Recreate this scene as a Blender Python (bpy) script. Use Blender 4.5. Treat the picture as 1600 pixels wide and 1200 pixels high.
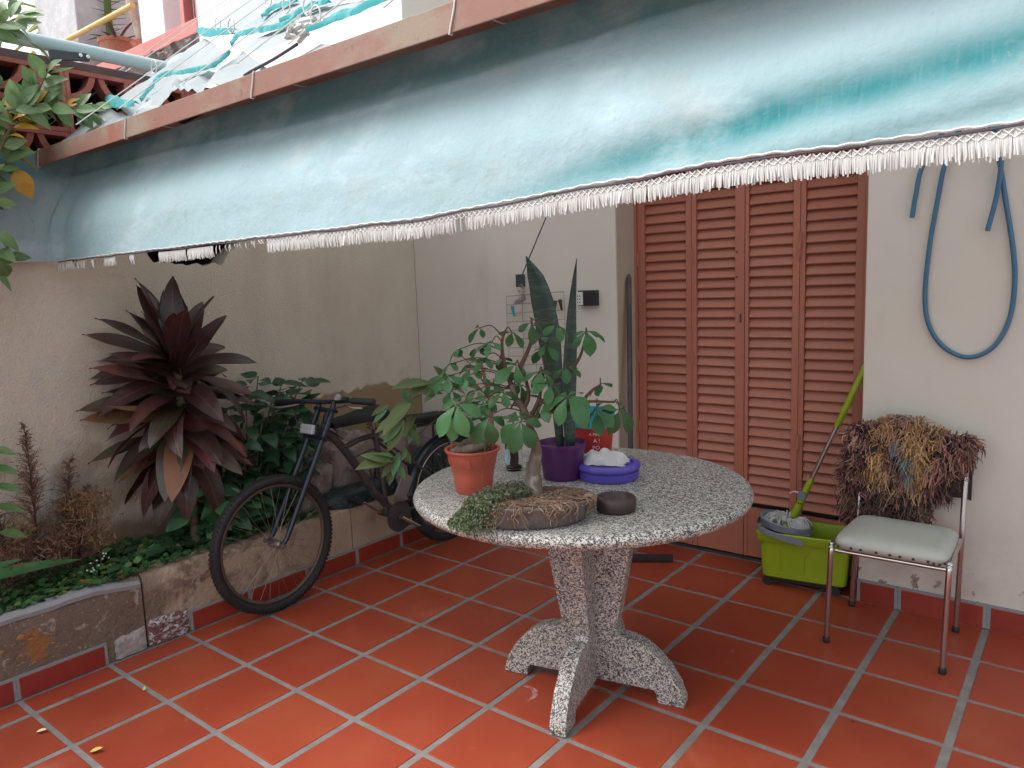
import bpy, bmesh, math, random
from math import sin, cos, pi, radians
from mathutils import Vector, Matrix, noise as mnoise

rnd = random.Random(7)
for o in list(bpy.data.objects):
    bpy.data.objects.remove(o)
scene = bpy.context.scene
col = scene.collection

# ------------------------------------------------------------------ camera
cam_d = bpy.data.cameras.new('camera')
cam = bpy.data.objects.new('camera', cam_d)
col.objects.link(cam)
cam_d.sensor_width = 36.0
cam_d.lens = 1163.97 / 1600 * 36.0
cam_d.clip_start = 0.05
cam_d.clip_end = 400
YAW, PITCH, ROLL = 0.67208605, -0.13155884, -0.03607826
fwd = Vector((-sin(YAW) * cos(PITCH), cos(YAW) * cos(PITCH), sin(PITCH)))
rgt = fwd.cross(Vector((0, 0, 1))).normalized()
upv = rgt.cross(fwd)
r2 = rgt * cos(ROLL) + upv * sin(ROLL)
u2 = -rgt * sin(ROLL) + upv * cos(ROLL)
cam.matrix_world = Matrix(((r2.x, u2.x, -fwd.x, 0.971), (r2.y, u2.y, -fwd.y, -2.176),
                           (r2.z, u2.z, -fwd.z, 1.473), (0, 0, 0, 1)))
scene.camera = cam

# ------------------------------------------------------------------ light
SUN_EL, SUN_AZ = radians(58), radians(228)      # compass azimuth, clockwise from +Y
world = bpy.data.worlds.new('World')
scene.world = world
world.use_nodes = True
wn, wl = world.node_tree.nodes, world.node_tree.links
wn.clear()
w_out = wn.new('ShaderNodeOutputWorld')
w_bg = wn.new('ShaderNodeBackground')
w_sky = wn.new('ShaderNodeTexSky')
w_sky.sky_type = 'NISHITA'
w_sky.sun_disc = False
w_sky.sun_elevation = SUN_EL
w_sky.sun_rotation = SUN_AZ
w_sky.air_density = 1.0
w_sky.dust_density = 4.0
w_hsv = wn.new('ShaderNodeHueSaturation')
w_hsv.inputs['Saturation'].default_value = 0.30
w_bg.inputs['Strength'].default_value = 0.15
wl.new(w_sky.outputs[0], w_hsv.inputs['Color'])
wl.new(w_hsv.outputs[0], w_bg.inputs[0])
wl.new(w_bg.outputs[0], w_out.inputs[0])
sun_d = bpy.data.lights.new('sun', 'SUN')
sun = bpy.data.objects.new('sun', sun_d)
col.objects.link(sun)
sun_d.energy = 1.2
sun_d.angle = radians(50)
sun_d.color = (1.0, 0.97, 0.93)
sdir = Vector((sin(SUN_AZ) * cos(SUN_EL), cos(SUN_AZ) * cos(SUN_EL), sin(SUN_EL)))
sun.rotation_euler = (-sdir).to_track_quat('-Z', 'Y').to_euler()
scene.view_settings.view_transform = 'Standard'
scene.view_settings.look = 'None'
scene.view_settings.exposure = 1.27
scene.view_settings.gamma = 1.0
scene.view_settings.use_curve_mapping = False
scene.cycles.max_bounces = 8
scene.cycles.diffuse_bounces = 5
scene.cycles.transparent_max_bounces = 8

# ------------------------------------------------------------------ helpers
def origin_of(o):
    p = Vector((0, 0, 0))
    while o is not None:
        p = p + o.location
        o = o.parent
    return p

def tag(o, label=None, cat=None, group=None, kind=None):
    if label: o['label'] = label
    if cat: o['category'] = cat
    if group: o['group'] = group
    if kind: o['kind'] = kind
    return o

def thing(name, label, cat, loc=(0, 0, 0), group=None):
    o = bpy.data.objects.new(name, None)
    o.empty_display_size = 0.05
    o.location = loc
    col.objects.link(o)
    return tag(o, label, cat, group)

class MB:
    """collects faces in world coordinates"""
    def __init__(s):
        s.v, s.f, s.m, s.c = [], [], [], []
        s.mi = 0
        s.cc = None
    def add(s, vs, fs):
        b = len(s.v)
        s.v += [tuple(v) for v in vs]
        for f in fs:
            s.f.append([b + i for i in f])
            s.m.append(s.mi)
        if s.cc is not None:
            s.c += [s.cc] * len(vs)
        return s
    def box(s, lo, hi):
        x0, y0, z0 = lo; x1, y1, z1 = hi
        return s.add([(x0, y0, z0), (x1, y0, z0), (x1, y1, z0), (x0, y1, z0), (x0, y0, z1), (x1, y0, z1), (x1, y1, z1), (x0, y1, z1)],
                     [(0, 3, 2, 1), (4, 5, 6, 7), (0, 1, 5, 4), (1, 2, 6, 5), (2, 3, 7, 6), (3, 0, 4, 7)])
    def obox(s, c, size, M=None):
        c = Vector(c); a, b, d = [q / 2 for q in size]
        M = M or Matrix.Identity(3)
        vs = [c + M @ Vector(p) for p in ((-a, -b, -d), (a, -b, -d), (a, b, -d), (-a, b, -d), (-a, -b, d), (a, -b, d), (a, b, d), (-a, b, d))]
        return s.add(vs, [(0, 3, 2, 1), (4, 5, 6, 7), (0, 1, 5, 4), (1, 2, 6, 5), (2, 3, 7, 6), (3, 0, 4, 7)])
    def tube(s, pts, r, n=8, cap=True, closed=False):
        pts = [Vector(p) for p in pts]
        k = len(pts)
        rs = r if isinstance(r, (list, tuple)) else [r] * k
        vs, fs = [], []
        prev = None
        for i, p in enumerate(pts):
            if closed:
                t = pts[(i + 1) % k] - pts[i - 1]
            else:
                t = pts[min(i + 1, k - 1)] - pts[max(i - 1, 0)]
            t.normalize()
            if prev is None:
                a = t.cross(Vector((0, 0, 1)))
                if a.length < 0.05: a = t.cross(Vector((0, 1, 0)))
            else:
                a = prev - t * prev.dot(t)
            a.normalize(); prev = a
            b = t.cross(a)
            for j in range(n):
                q = 2 * pi * j / n
                vs.append(p + (a * cos(q) + b * sin(q)) * rs[i])
        for i in range(k if closed else k - 1):
            i2 = (i + 1) % k
            for j in range(n):
                fs.append((i * n + j, i * n + (j + 1) % n, i2 * n + (j + 1) % n, i2 * n + j))
        if cap and not closed:
            fs.append(tuple(range(n))[::-1]); fs.append(tuple((k - 1) * n + j for j in range(n)))
        return s.add(vs, fs)
    def lathe(s, prof, c, n=32, sx=1, sy=1, rot=0, cap=False):
        vs, fs = [], []
        for r, z in prof:
            for j in range(n):
                q = 2 * pi * j / n
                x, y = r * cos(q) * sx, r * sin(q) * sy
                vs.append((c[0] + x * cos(rot) - y * sin(rot), c[1] + x * sin(rot) + y * cos(rot), c[2] + z))
        for i in range(len(prof) - 1):
            for j in range(n):
                fs.append((i * n + j, i * n + (j + 1) % n, (i + 1) * n + (j + 1) % n, (i + 1) * n + j))
        if cap:
            fs.append(tuple(range(n))[::-1]); k = len(prof) - 1
            fs.append(tuple(k * n + j for j in range(n)))
        return s.add(vs, fs)
    def grid(s, fn, nu, nv):
        vs = [fn(i / nu, j / nv) for j in range(nv + 1) for i in range(nu + 1)]
        fs = [(j * (nu + 1) + i, j * (nu + 1) + i + 1, (j + 1) * (nu + 1) + i + 1, (j + 1) * (nu + 1) + i) for j in range(nv) for i in range(nu)]
        return s.add(vs, fs)
    def prism(s, poly, off):
        """poly: list of points in a plane, off: extrusion vector"""
        k = len(poly); off = Vector(off)
        vs = [Vector(p) for p in poly] + [Vector(p) + off for p in poly]
        return s.add(vs, [tuple(range(k))[::-1], tuple(range(k, 2 * k))] + [(i, (i + 1) % k, k + (i + 1) % k, k + i) for i in range(k)])
    def mesh(s, name, mats, org=Vector((0, 0, 0)), smooth=False, bevel=0, segs=2, sharp=40):
        me = bpy.data.meshes.new(name)
        me.from_pydata([Vector(v) - org for v in s.v], [], s.f)
        if not isinstance(mats, (list, tuple)): mats = [mats]
        for m in mats: me.materials.append(m)
        if len(mats) > 1: me.polygons.foreach_set('material_index', s.m)
        if s.c:
            ca = me.color_attributes.new('vert_col', 'FLOAT_COLOR', 'POINT')
            ca.data.foreach_set('color', [x for c in s.c for x in (*c, 1.0)])
        bm = bmesh.new(); bm.from_mesh(me)
        bmesh.ops.recalc_face_normals(bm, faces=bm.faces)
        if bevel > 0:
            ed = [e for e in bm.edges if len(e.link_faces) == 2 and e.calc_face_angle() > radians(30)]
            bmesh.ops.bevel(bm, geom=ed, offset=bevel, segments=segs, profile=0.6, affect='EDGES')
        if smooth:
            for f in bm.faces: f.smooth = True
            for e in bm.edges:
                if len(e.link_faces) == 2 and e.calc_face_angle() > radians(sharp): e.smooth = False
        bm.to_mesh(me); bm.free()
        return me
    def build(s, name, mats, parent=None, smooth=False, bevel=0, segs=2, kind=None, label=None, sharp=40):
        me = s.mesh(name, mats, origin_of(parent), smooth, bevel, segs, sharp)
        o = bpy.data.objects.new(name, me)
        col.objects.link(o)
        if parent is not None: o.parent = parent
        if kind: o['kind'] = kind
        if label: o['label'] = label
        return o

def inst(me, name, parent, M):
    o = bpy.data.objects.new(name, me)
    col.objects.link(o)
    o.parent = parent
    o.matrix_local = Matrix.Translation(-origin_of(parent)) @ M
    return o

def frame_m(p, y, z):
    """matrix at p with local +Y along y and local +Z close to z"""
    y = Vector(y).normalized(); z = Vector(z)
    x = y.cross(z)
    if x.length < 1e-4: x = y.cross(Vector((1, 0.2, 0)))
    x.normalize(); z = x.cross(y)
    M = Matrix((x, y, z)).transposed().to_4x4()
    M.translation = Vector(p)
    return M

def bez(pts, n):
    """Catmull-Rom through pts"""
    P = [Vector(p) for p in pts]
    P = [P[0] * 2 - P[1]] + P + [P[-1] * 2 - P[-2]]
    out = []
    for i in range(1, len(P) - 2):
        for k in range(n):
            t = k / n
            a, b, c, d = P[i - 1], P[i], P[i + 1], P[i + 2]
            out.append(0.5 * ((2 * b) + (c - a) * t + (2 * a - 5 * b + 4 * c - d) * t * t + (3 * b - a - 3 * c + d) * t ** 3))
    out.append(P[-2])
    return out

def nz(x, y, z=0, s=1):
    return mnoise.noise(Vector((x * s, y * s, z * s)))

# ------------------------------------------------------------------ materials
def mat(name, c, rough=0.6, metal=0.0, spec=0.5, layers=(), bumps=(), objvar=0, trans=0, vert_col=False, coat=0, obj=False, vein=None):
    """layers: dicts(kind, scale, lo, hi, col, fac, z=(z0,z1), y=(y0,y1), stretch, dist, rough)"""
    m = bpy.data.materials.new(name)
    m.use_nodes = True
    nt = m.node_tree; N, L = nt.nodes, nt.links
    b = N['Principled BSDF']
    b.inputs['Roughness'].default_value = rough
    b.inputs['Metallic'].default_value = metal
    b.inputs['Specular IOR Level'].default_value = spec
    if coat: b.inputs['Coat Weight'].default_value = coat
    if obj:
        pos = N.new('ShaderNodeTexCoord').outputs['Object']
    else:
        pos = N.new('ShaderNodeNewGeometry').outputs['Position']
    sep = None
    def tex(L_):
        p = pos
        if L_.get('stretch'):
            mp = N.new('ShaderNodeMapping'); mp.inputs['Scale'].default_value = L_['stretch']
            L.new(pos, mp.inputs[0]); p = mp.outputs[0]
        k = L_.get('kind', 'noise')
        if k == 'noise':
            t = N.new('ShaderNodeTexNoise'); t.inputs['Scale'].default_value = L_['scale']
            t.inputs['Detail'].default_value = L_.get('detail', 5); t.inputs['Roughness'].default_value = L_.get('rgh', 0.6)
            t.inputs['Distortion'].default_value = L_.get('dist', 0)
            L.new(p, t.inputs['Vector']); return t.outputs[0]
        if k == 'cells':
            dn = N.new('ShaderNodeTexNoise'); dn.inputs['Scale'].default_value = L_['scale'] * 1.1; dn.inputs['Detail'].default_value = 2
            L.new(p, dn.inputs['Vector'])
            mx = N.new('ShaderNodeMix'); mx.data_type = 'VECTOR'; mx.inputs[0].default_value = L_.get('dist', 0.02)
            L.new(p, mx.inputs[4]); L.new(dn.outputs[1], mx.inputs[5])
            t = N.new('ShaderNodeTexVoronoi'); t.inputs['Scale'].default_value = L_['scale']
            L.new(mx.outputs[1], t.inputs['Vector'])
            s_ = N.new('ShaderNodeSeparateColor'); L.new(t.outputs['Color'], s_.inputs[0]); return s_.outputs[0]
        if k == 'voronoi':
            t = N.new('ShaderNodeTexVoronoi'); t.inputs['Scale'].default_value = L_['scale']
            L.new(p, t.inputs['Vector']); return t.outputs['Distance']
        if k == 'wave':
            t = N.new('ShaderNodeTexWave'); t.inputs['Scale'].default_value = L_['scale']; t.inputs['Distortion'].default_value = L_.get('dist', 3)
            t.bands_direction = L_.get('dir', 'Z')
            t.inputs['Detail'].default_value = 3; L.new(p, t.inputs['Vector']); return t.outputs['Fac']
    def rng(v, a, b_, clamp=True):
        r = N.new('ShaderNodeMapRange'); r.interpolation_type = 'SMOOTHSTEP'
        r.inputs[1].default_value = a; r.inputs[2].default_value = b_
        L.new(v, r.inputs[0]); return r.outputs[0]
    def mul(a, b_):
        q = N.new('ShaderNodeMath'); q.operation = 'MULTIPLY'
        for i, v in enumerate((a, b_)):
            if isinstance(v, (int, float)): q.inputs[i].default_value = v
            else: L.new(v, q.inputs[i])
        return q.outputs[0]
    def axis(i):
        nonlocal sep
        if sep is None:
            sep = N.new('ShaderNodeSeparateXYZ'); L.new(pos, sep.inputs[0])
        return sep.outputs[i]
    if vert_col:
        a = N.new('ShaderNodeVertexColor'); a.layer_name = 'vert_col'
        cur = a.outputs[0]
    else:
        cn = N.new('ShaderNodeRGB'); cn.outputs[0].default_value = (*c, 1); cur = cn.outputs[0]
    rsock = None
    for La in layers:
        msk = rng(tex(La), La['lo'], La['hi'])
        for ax, key in ((0, 'x'), (1, 'y'), (2, 'z')):
            if La.get(key):
                rr = La[key]
                v = axis(ax)
                if La.get('wob'):
                    wn_ = N.new('ShaderNodeTexNoise'); wn_.inputs['Scale'].default_value = La.get('wobs', 6); wn_.inputs['Detail'].default_value = 6
                    L.new(pos, wn_.inputs['Vector'])
                    ad = N.new('ShaderNodeMath'); ad.operation = 'MULTIPLY_ADD'; ad.inputs[1].default_value = La['wob']
                    L.new(wn_.outputs[0], ad.inputs[0]); L.new(v, ad.inputs[2]); v = ad.outputs[0]
                msk = mul(msk, rng(v, rr[0], rr[1]))
                if len(rr) > 2: msk = mul(msk, rng(v, rr[2], rr[3]))
        if La.get('fac', 1) != 1: msk = mul(msk, La['fac'])
        mx = N.new('ShaderNodeMix'); mx.data_type = 'RGBA'
        L.new(msk, mx.inputs[0]); L.new(cur, mx.inputs[6]); mx.inputs[7].default_value = (*La['col'], 1)
        cur = mx.outputs[2]
        if 'rough' in La:
            mr = N.new('ShaderNodeMix'); mr.data_type = 'FLOAT'
            L.new(msk, mr.inputs[0])
            if rsock is None: mr.inputs[2].default_value = rough
            else: L.new(rsock, mr.inputs[2])
            mr.inputs[3].default_value = La['rough']; rsock = mr.outputs[0]
    if rsock is not None: L.new(rsock, b.inputs['Roughness'])
    if vein:
        tc_ = N.new('ShaderNodeTexCoord'); sp_ = N.new('ShaderNodeSeparateXYZ'); L.new(tc_.outputs['Object'], sp_.inputs[0])
        ab = N.new('ShaderNodeMath'); ab.operation = 'ABSOLUTE'; L.new(sp_.outputs[0], ab.inputs[0])
        msk = rng(ab.outputs[0], vein[0], vein[0] * .3)
        wv = N.new('ShaderNodeMath'); wv.operation = 'MULTIPLY_ADD'; wv.inputs[1].default_value = -.8
        L.new(ab.outputs[0], wv.inputs[0]); L.new(sp_.outputs[1], wv.inputs[2])
        sn_ = N.new('ShaderNodeMath'); sn_.operation = 'MULTIPLY'; sn_.inputs[1].default_value = vein[2]; L.new(wv.outputs[0], sn_.inputs[0])
        fr_ = N.new('ShaderNodeMath'); fr_.operation = 'FRACT'; L.new(sn_.outputs[0], fr_.inputs[0])
        side = mul(rng(fr_.outputs[0], .80, .96), .35)
        mxm = N.new('ShaderNodeMath'); mxm.operation = 'MAXIMUM'; L.new(msk, mxm.inputs[0]); L.new(side, mxm.inputs[1])
        mx = N.new('ShaderNodeMix'); mx.data_type = 'RGBA'; L.new(mul(mxm.outputs[0], .75), mx.inputs[0]); L.new(cur, mx.inputs[6]); mx.inputs[7].default_value = (*vein[1], 1)
        cur = mx.outputs[2]
    if objvar:
        oi = N.new('ShaderNodeObjectInfo')
        r = N.new('ShaderNodeMapRange'); r.inputs[3].default_value = 1 - objvar; r.inputs[4].default_value = 1 + objvar
        L.new(oi.outputs['Random'], r.inputs[0])
        h = N.new('ShaderNodeHueSaturation'); L.new(r.outputs[0], h.inputs['Value']); L.new(cur, h.inputs['Color'])
        hr = N.new('ShaderNodeMapRange'); hr.inputs[3].default_value = 0.5 - objvar * 0.03; hr.inputs[4].default_value = 0.5 + objvar * 0.03
        mm = N.new('ShaderNodeMath'); mm.operation = 'FRACT'
        m10 = mul(oi.outputs['Random'], 7.31); L.new(m10, mm.inputs[0]); L.new(mm.outputs[0], hr.inputs[0]); L.new(hr.outputs[0], h.inputs['Hue'])
        cur = h.outputs[0]
    L.new(cur, b.inputs['Base Color'])
    prev = None
    for B in bumps:
        t = tex(B)
        if 'lo' in B: t = rng(t, B['lo'], B['hi'])
        bp = N.new('ShaderNodeBump'); bp.inputs['Strength'].default_value = B.get('str', 0.5); bp.inputs['Distance'].default_value = B['d']
        L.new(t, bp.inputs['Height'])
        if prev: L.new(prev, bp.inputs['Normal'])
        prev = bp.outputs[0]
    if prev: L.new(prev, b.inputs['Normal'])
    if trans:
        t = N.new('ShaderNodeBsdfTranslucent'); L.new(cur, t.inputs[0])
        if prev: L.new(prev, t.inputs['Normal'])
        s_ = N.new('ShaderNodeMixShader'); s_.inputs[0].default_value = trans
        L.new(b.outputs[0], s_.inputs[1]); L.new(t.outputs[0], s_.inputs[2])
        L.new(s_.outputs[0], N['Material Output'].inputs[0])
    return m

FINE = dict(kind='noise', scale=180, str=0.3, d=0.002)
M = {}
M['tile'] = mat('terracotta_floor_paint', (0.268, 0.040, 0.0175), 0.46, spec=0.35, objvar=0.07,
    layers=[dict(scale=3.2, lo=0.35, hi=0.75, col=(0.305, 0.064, 0.028), fac=0.7), dict(scale=2.1, lo=0.60, hi=0.72, col=(0.20, 0.036, 0.018), fac=0.55, detail=9), dict(scale=6, lo=0.70, hi=0.74, col=(0.40, 0.24, 0.19), fac=0.35, detail=9, dist=1.2), dict(scale=14, lo=0.55, hi=0.8, col=(0.22, 0.035, 0.018), fac=0.6, rough=0.32), dict(scale=38, lo=0.68, hi=0.74, col=(0.15, 0.03, 0.02), fac=0.6, detail=8),
            dict(scale=1.7, lo=0.58, hi=0.75, col=(0.42, 0.14, 0.10), fac=0.5, detail=8, rough=0.6), dict(scale=90, lo=0.72, hi=0.78, col=(0.10, 0.03, 0.02), fac=0.6)],
    bumps=[dict(scale=9, str=0.15, d=0.006), dict(scale=260, str=0.12, d=0.001)])
M['skirt'] = mat('terracotta_skirting_paint', (0.24, 0.026, 0.014), 0.4, objvar=0.12,
    layers=[dict(scale=8, lo=0.4, hi=0.8, col=(0.29, 0.04, 0.024))], bumps=[dict(scale=40, str=0.1, d=0.002)])
M['grout'] = mat('grey_grout', (0.175, 0.160, 0.152), 0.85, layers=[dict(scale=14, lo=0.35, hi=0.75, col=(0.235, 0.215, 0.205)), dict(scale=3, lo=0.5, hi=0.7, col=(0.13, 0.11, 0.10), fac=0.6), dict(scale=60, lo=0.6, hi=0.75, col=(0.12, 0.11, 0.11), fac=0.5)],
    bumps=[dict(scale=120, str=0.4, d=0.003)])
M['mortar'] = mat('grey_mortar', (0.24, 0.235, 0.24), 0.9, layers=[dict(scale=20, lo=0.4, hi=0.7, col=(0.24, 0.24, 0.25))], bumps=[dict(scale=60, str=0.6, d=0.01)])
M['wall'] = mat('smooth_cream_paint', (0.63, 0.59, 0.525), 0.75,
    layers=[dict(scale=1.3, lo=0.4, hi=0.7, col=(0.585, 0.54, 0.47), fac=0.6), dict(scale=5, lo=0.55, hi=0.8, col=(0.52, 0.47, 0.40), fac=0.5, stretch=(1, 1, 0.35)),
            dict(scale=14, lo=0.60, hi=0.63, col=(0.16, 0.08, 0.05), z=(0.22, 0.14), fac=0.9, detail=7), dict(scale=24, lo=0.70, hi=0.73, col=(0.20, 0.11, 0.07), z=(0.5, 0.15), fac=0.8),
            dict(scale=3, lo=0.3, hi=0.7, col=(0.38, 0.31, 0.25), z=(0.7, 0.1), fac=0.7)],
    bumps=[dict(scale=6, str=0.12, d=0.02), dict(scale=150, str=0.12, d=0.002)])
M['jamb'] = mat('beige_jamb_paint', (0.46, 0.39, 0.32), 0.75, layers=[dict(scale=4, lo=0.4, hi=0.7, col=(0.40, 0.33, 0.26))], bumps=[dict(scale=120, str=0.15, d=0.002)])
M['stucco'] = mat('rough_cream_stucco', (0.68, 0.595, 0.485), 0.95, spec=0.2,
    layers=[dict(scale=2.0, lo=0.35, hi=0.65, col=(0.72, 0.65, 0.55), fac=0.7), dict(scale=1.4, lo=0.48, hi=0.7, col=(0.58, 0.51, 0.425), fac=0.75, stretch=(1, 1.6, 0.4), detail=7),
            dict(scale=5, lo=0.56, hi=0.66, col=(0.56, 0.56, 0.54), fac=0.45, y=(-0.3, -0.7), detail=8),
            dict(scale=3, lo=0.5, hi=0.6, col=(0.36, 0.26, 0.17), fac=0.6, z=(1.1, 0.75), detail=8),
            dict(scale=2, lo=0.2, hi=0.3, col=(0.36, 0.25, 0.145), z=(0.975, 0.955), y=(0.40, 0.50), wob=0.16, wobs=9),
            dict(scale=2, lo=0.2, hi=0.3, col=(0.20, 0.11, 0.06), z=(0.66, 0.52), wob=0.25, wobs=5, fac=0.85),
            dict(scale=11, lo=0.60, hi=0.66, col=(0.30, 0.15, 0.06), z=(0.8, 0.5), fac=0.8, detail=7),
            dict(scale=60, lo=0.70, hi=0.76, col=(0.16, 0.11, 0.08), fac=0.5)],
    bumps=[dict(scale=105, str=1.0, d=0.015, detail=4, rgh=.7)])
M['planter'] = mat('weathered_planter_render', (0.40, 0.30, 0.215), 0.95, spec=0.15,
    layers=[dict(scale=2.2, lo=0.2, hi=0.35, col=(0.165, 0.12, 0.094), y=(-0.60, -0.80), wob=0.12, wobs=7),
            dict(scale=7, lo=0.45, hi=0.6, col=(0.16, 0.11, 0.082), y=(0.35, -0.35), fac=0.85, detail=8, dist=0.6),
            dict(scale=4.5, lo=0.60, hi=0.66, col=(0.30, 0.12, 0.035), y=(0.0, -0.5), fac=0.75, detail=8),
            dict(scale=16, lo=0.60, hi=0.65, col=(0.36, 0.30, 0.26), y=(0.5, -0.2), fac=0.75, detail=7, dist=0.8),
            dict(scale=2.5, lo=0.50, hi=0.62, col=(0.27, 0.16, 0.10), y=(-0.2, 0.2), fac=0.6, detail=8),
            dict(scale=70, lo=0.62, hi=0.68, col=(0.42, 0.37, 0.33), fac=0.5)],
    bumps=[dict(scale=55, str=0.9, d=0.01), dict(scale=14, str=0.5, d=0.02)])
M['moss_paint'] = mat('ochre_paint_flake', (0.36, 0.17, 0.05), 0.9, layers=[dict(scale=60, lo=0.4, hi=0.6, col=(0.28, 0.15, 0.07))], bumps=[dict(scale=120, str=0.6, d=0.004)])
M['brick_raw'] = mat('chipped_brick', (0.17, 0.07, 0.07), 0.95, layers=[dict(scale=26, lo=0.50, hi=0.58, col=(0.50, 0.46, 0.46), dist=1.5, stretch=(1, 1, 2)), dict(scale=60, lo=0.6, hi=0.7, col=(0.09, 0.05, 0.05))],
    bumps=[dict(scale=30, str=1.0, d=0.02, dist=1.0)])
M['plaster_raw'] = mat('bare_plaster_patch', (0.36, 0.33, 0.31), 0.95, layers=[dict(scale=18, lo=0.45, hi=0.6, col=(0.22, 0.18, 0.15), fac=0.7)], bumps=[dict(scale=40, str=0.9, d=0.012)])
M['shutter'] = mat('brick_red_gloss_paint', (0.40, 0.145, 0.095), 0.4, spec=0.4,
    layers=[dict(scale=2.2, lo=0.4, hi=0.7, col=(0.40, 0.15, 0.098), fac=0.7), dict(scale=22, lo=0.62, hi=0.75, col=(0.22, 0.065, 0.04), fac=0.5)], bumps=[dict(scale=30, str=0.12, d=0.004, stretch=(0.2, 1, 1))], objvar=0.05)
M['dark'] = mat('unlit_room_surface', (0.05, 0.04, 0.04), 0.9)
M['granite'] = mat('washed_terrazzo', (0.52, 0.51, 0.475), 0.45,
    layers=[dict(kind='cells', scale=270, lo=0.40, hi=0.43, col=(0.56, 0.54, 0.49), dist=0.008), dict(kind='cells', scale=280, lo=0.55, hi=0.58, col=(0.11, 0.11, 0.11), dist=0.010),
            dict(kind='cells', scale=255, lo=0.70, hi=0.72, col=(0.035, 0.035, 0.037), dist=0.010), dict(kind='cells', scale=210, lo=0.93, hi=0.94, col=(0.45, 0.41, 0.35), dist=0.008)],
    bumps=[dict(kind='cells', scale=270, str=0.25, d=0.002, dist=0.012)])
M['soil'] = mat('dark_soil', (0.045, 0.030, 0.020), 1.0, spec=0.1, layers=[dict(scale=40, lo=0.5, hi=0.7, col=(0.10, 0.065, 0.04))], bumps=[dict(scale=60, str=1, d=0.02)])
M['concrete'] = mat('old_concrete', (0.30, 0.29, 0.28), 0.9, layers=[dict(scale=5, lo=0.4, hi=0.7, col=(0.20, 0.19, 0.19))], bumps=[dict(scale=50, str=0.5, d=0.008)])
M['rust_bar'] = mat('rust_painted_iron', (0.235, 0.115, 0.085), 0.7,
    layers=[dict(scale=7, lo=0.42, hi=0.62, col=(0.25, 0.19, 0.14), stretch=(0.5, 1, 1)), dict(scale=5, lo=0.55, hi=0.7, col=(0.27, 0.08, 0.06), fac=0.8), dict(scale=40, lo=0.6, hi=0.7, col=(0.13, 0.08, 0.06), fac=0.6)], bumps=[dict(scale=90, str=0.3, d=0.002)])
# ------------------------------------------------------------------ floor
PU, PV = 0.33169, 0.326
WY = 1.30                    # house wall plane
g = MB(); g.box((-60, -60, -0.30), (60, 60, -0.05))
tag(g.build('ground', M['concrete']), kind='structure')
fb = MB(); fb.box((-2.16, -3.6, -0.049), (3.0, 1.56, -0.0035))
floor = tag(fb.build('patio_floor', M['grout']), kind='structure')
def tile_mesh(w, d):
    b = MB(); b.box((-w / 2, -d / 2, -0.02), (w / 2, d / 2, 0.0))
    return b.mesh('tile', M['tile'], bevel=0.004)
tw, td = PU - 0.027, PV - 0.021
full = tile_mesh(tw, td)
strip = tile_mesh(0.118, td)
recess = tile_mesh(tw, 0.19)
for i in range(-6, 6):
    for j in range(-9, 4):
        dx, dy = rnd.uniform(-.0012, .0012), rnd.uniform(-.0012, .0012)
        Mx = Matrix.Translation((i * PU + PU / 2 + dx, j * PV + PV / 2 + dy, 0)) @ Matrix.Rotation(rnd.uniform(-.003, .003), 4, 'Z') @ Matrix.Rotation(rnd.uniform(-.003, .003), 4, 'X')
        inst(full, 'tile', floor, Mx)
for j in range(-9, 4):
    inst(strip, 'tile', floor, Matrix.Translation((-6 * PU - 0.0125 - 0.06, j * PV + PV / 2, 0)))
for i in range(-4, 1):
    x0 = max(i * PU + 0.0135, -1.06); x1 = min((i + 1) * PU - 0.0135, 0.16)
    if x1 - x0 > 0.05:
        b = MB(); b.box((x0, 1.315, -0.02), (x1, 1.50, 0)); b.build('tile', M['tile'], floor, bevel=0.004)

# ------------------------------------------------------------------ house
house = thing('house', 'cream painted house wall with closed brick red louvred shutters', 'house', (-0.45, WY, 0))
w = MB(); w.box((-2.57, WY, 0), (-1.065, WY + .30, 4.3)); w.build('wall', M['wall'], house, bevel=0.006)
w = MB(); w.box((0.165, WY, 0), (4.0, WY + .30, 4.3)); w.build('wall', M['wall'], house, bevel=0.006)
w = MB(); w.box((-1.065, WY, 2.22), (0.165, WY + .30, 4.3)); w.build('lintel', M['wall'], house)
w = MB(); w.box((-1.072, WY + .012, 0), (-1.0645, WY + .21, 2.22)); w.build('door_jamb', M['jamb'], house)
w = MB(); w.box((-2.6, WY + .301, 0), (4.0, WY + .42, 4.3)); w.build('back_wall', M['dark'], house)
YD = 1.51
def frame_post(x0, x1):
    b = MB(); b.box((x0, YD - .012, 0.01), (x1, YD + .05, 2.2)); b.build('door_frame', M['shutter'], house, bevel=0.004)
frame_post(-1.088, -1.052); frame_post(0.110, 0.160)
PAN = [(-1.050, -1.006, -0.765, -0.734), (-0.732, -0.706, -0.498, -0.449), (-0.446, -0.428, -0.212, -0.179), (-0.177, -0.153, 0.072, 0.108)]
ZS0, NSL, DZ = 0.295, 36, 0.0505
def slat_mesh(wd):
    b = MB()
    # tilted board, thicker front lip
    b.prism([(-wd / 2, 0.016, 0.027), (-wd / 2, -0.010, -0.021), (-wd / 2, -0.0025, -0.0265), (-wd / 2, 0.024, 0.022)], (wd, 0, 0))
    return b.mesh('slat', M['shutter'], bevel=0.0015, segs=1)
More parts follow.
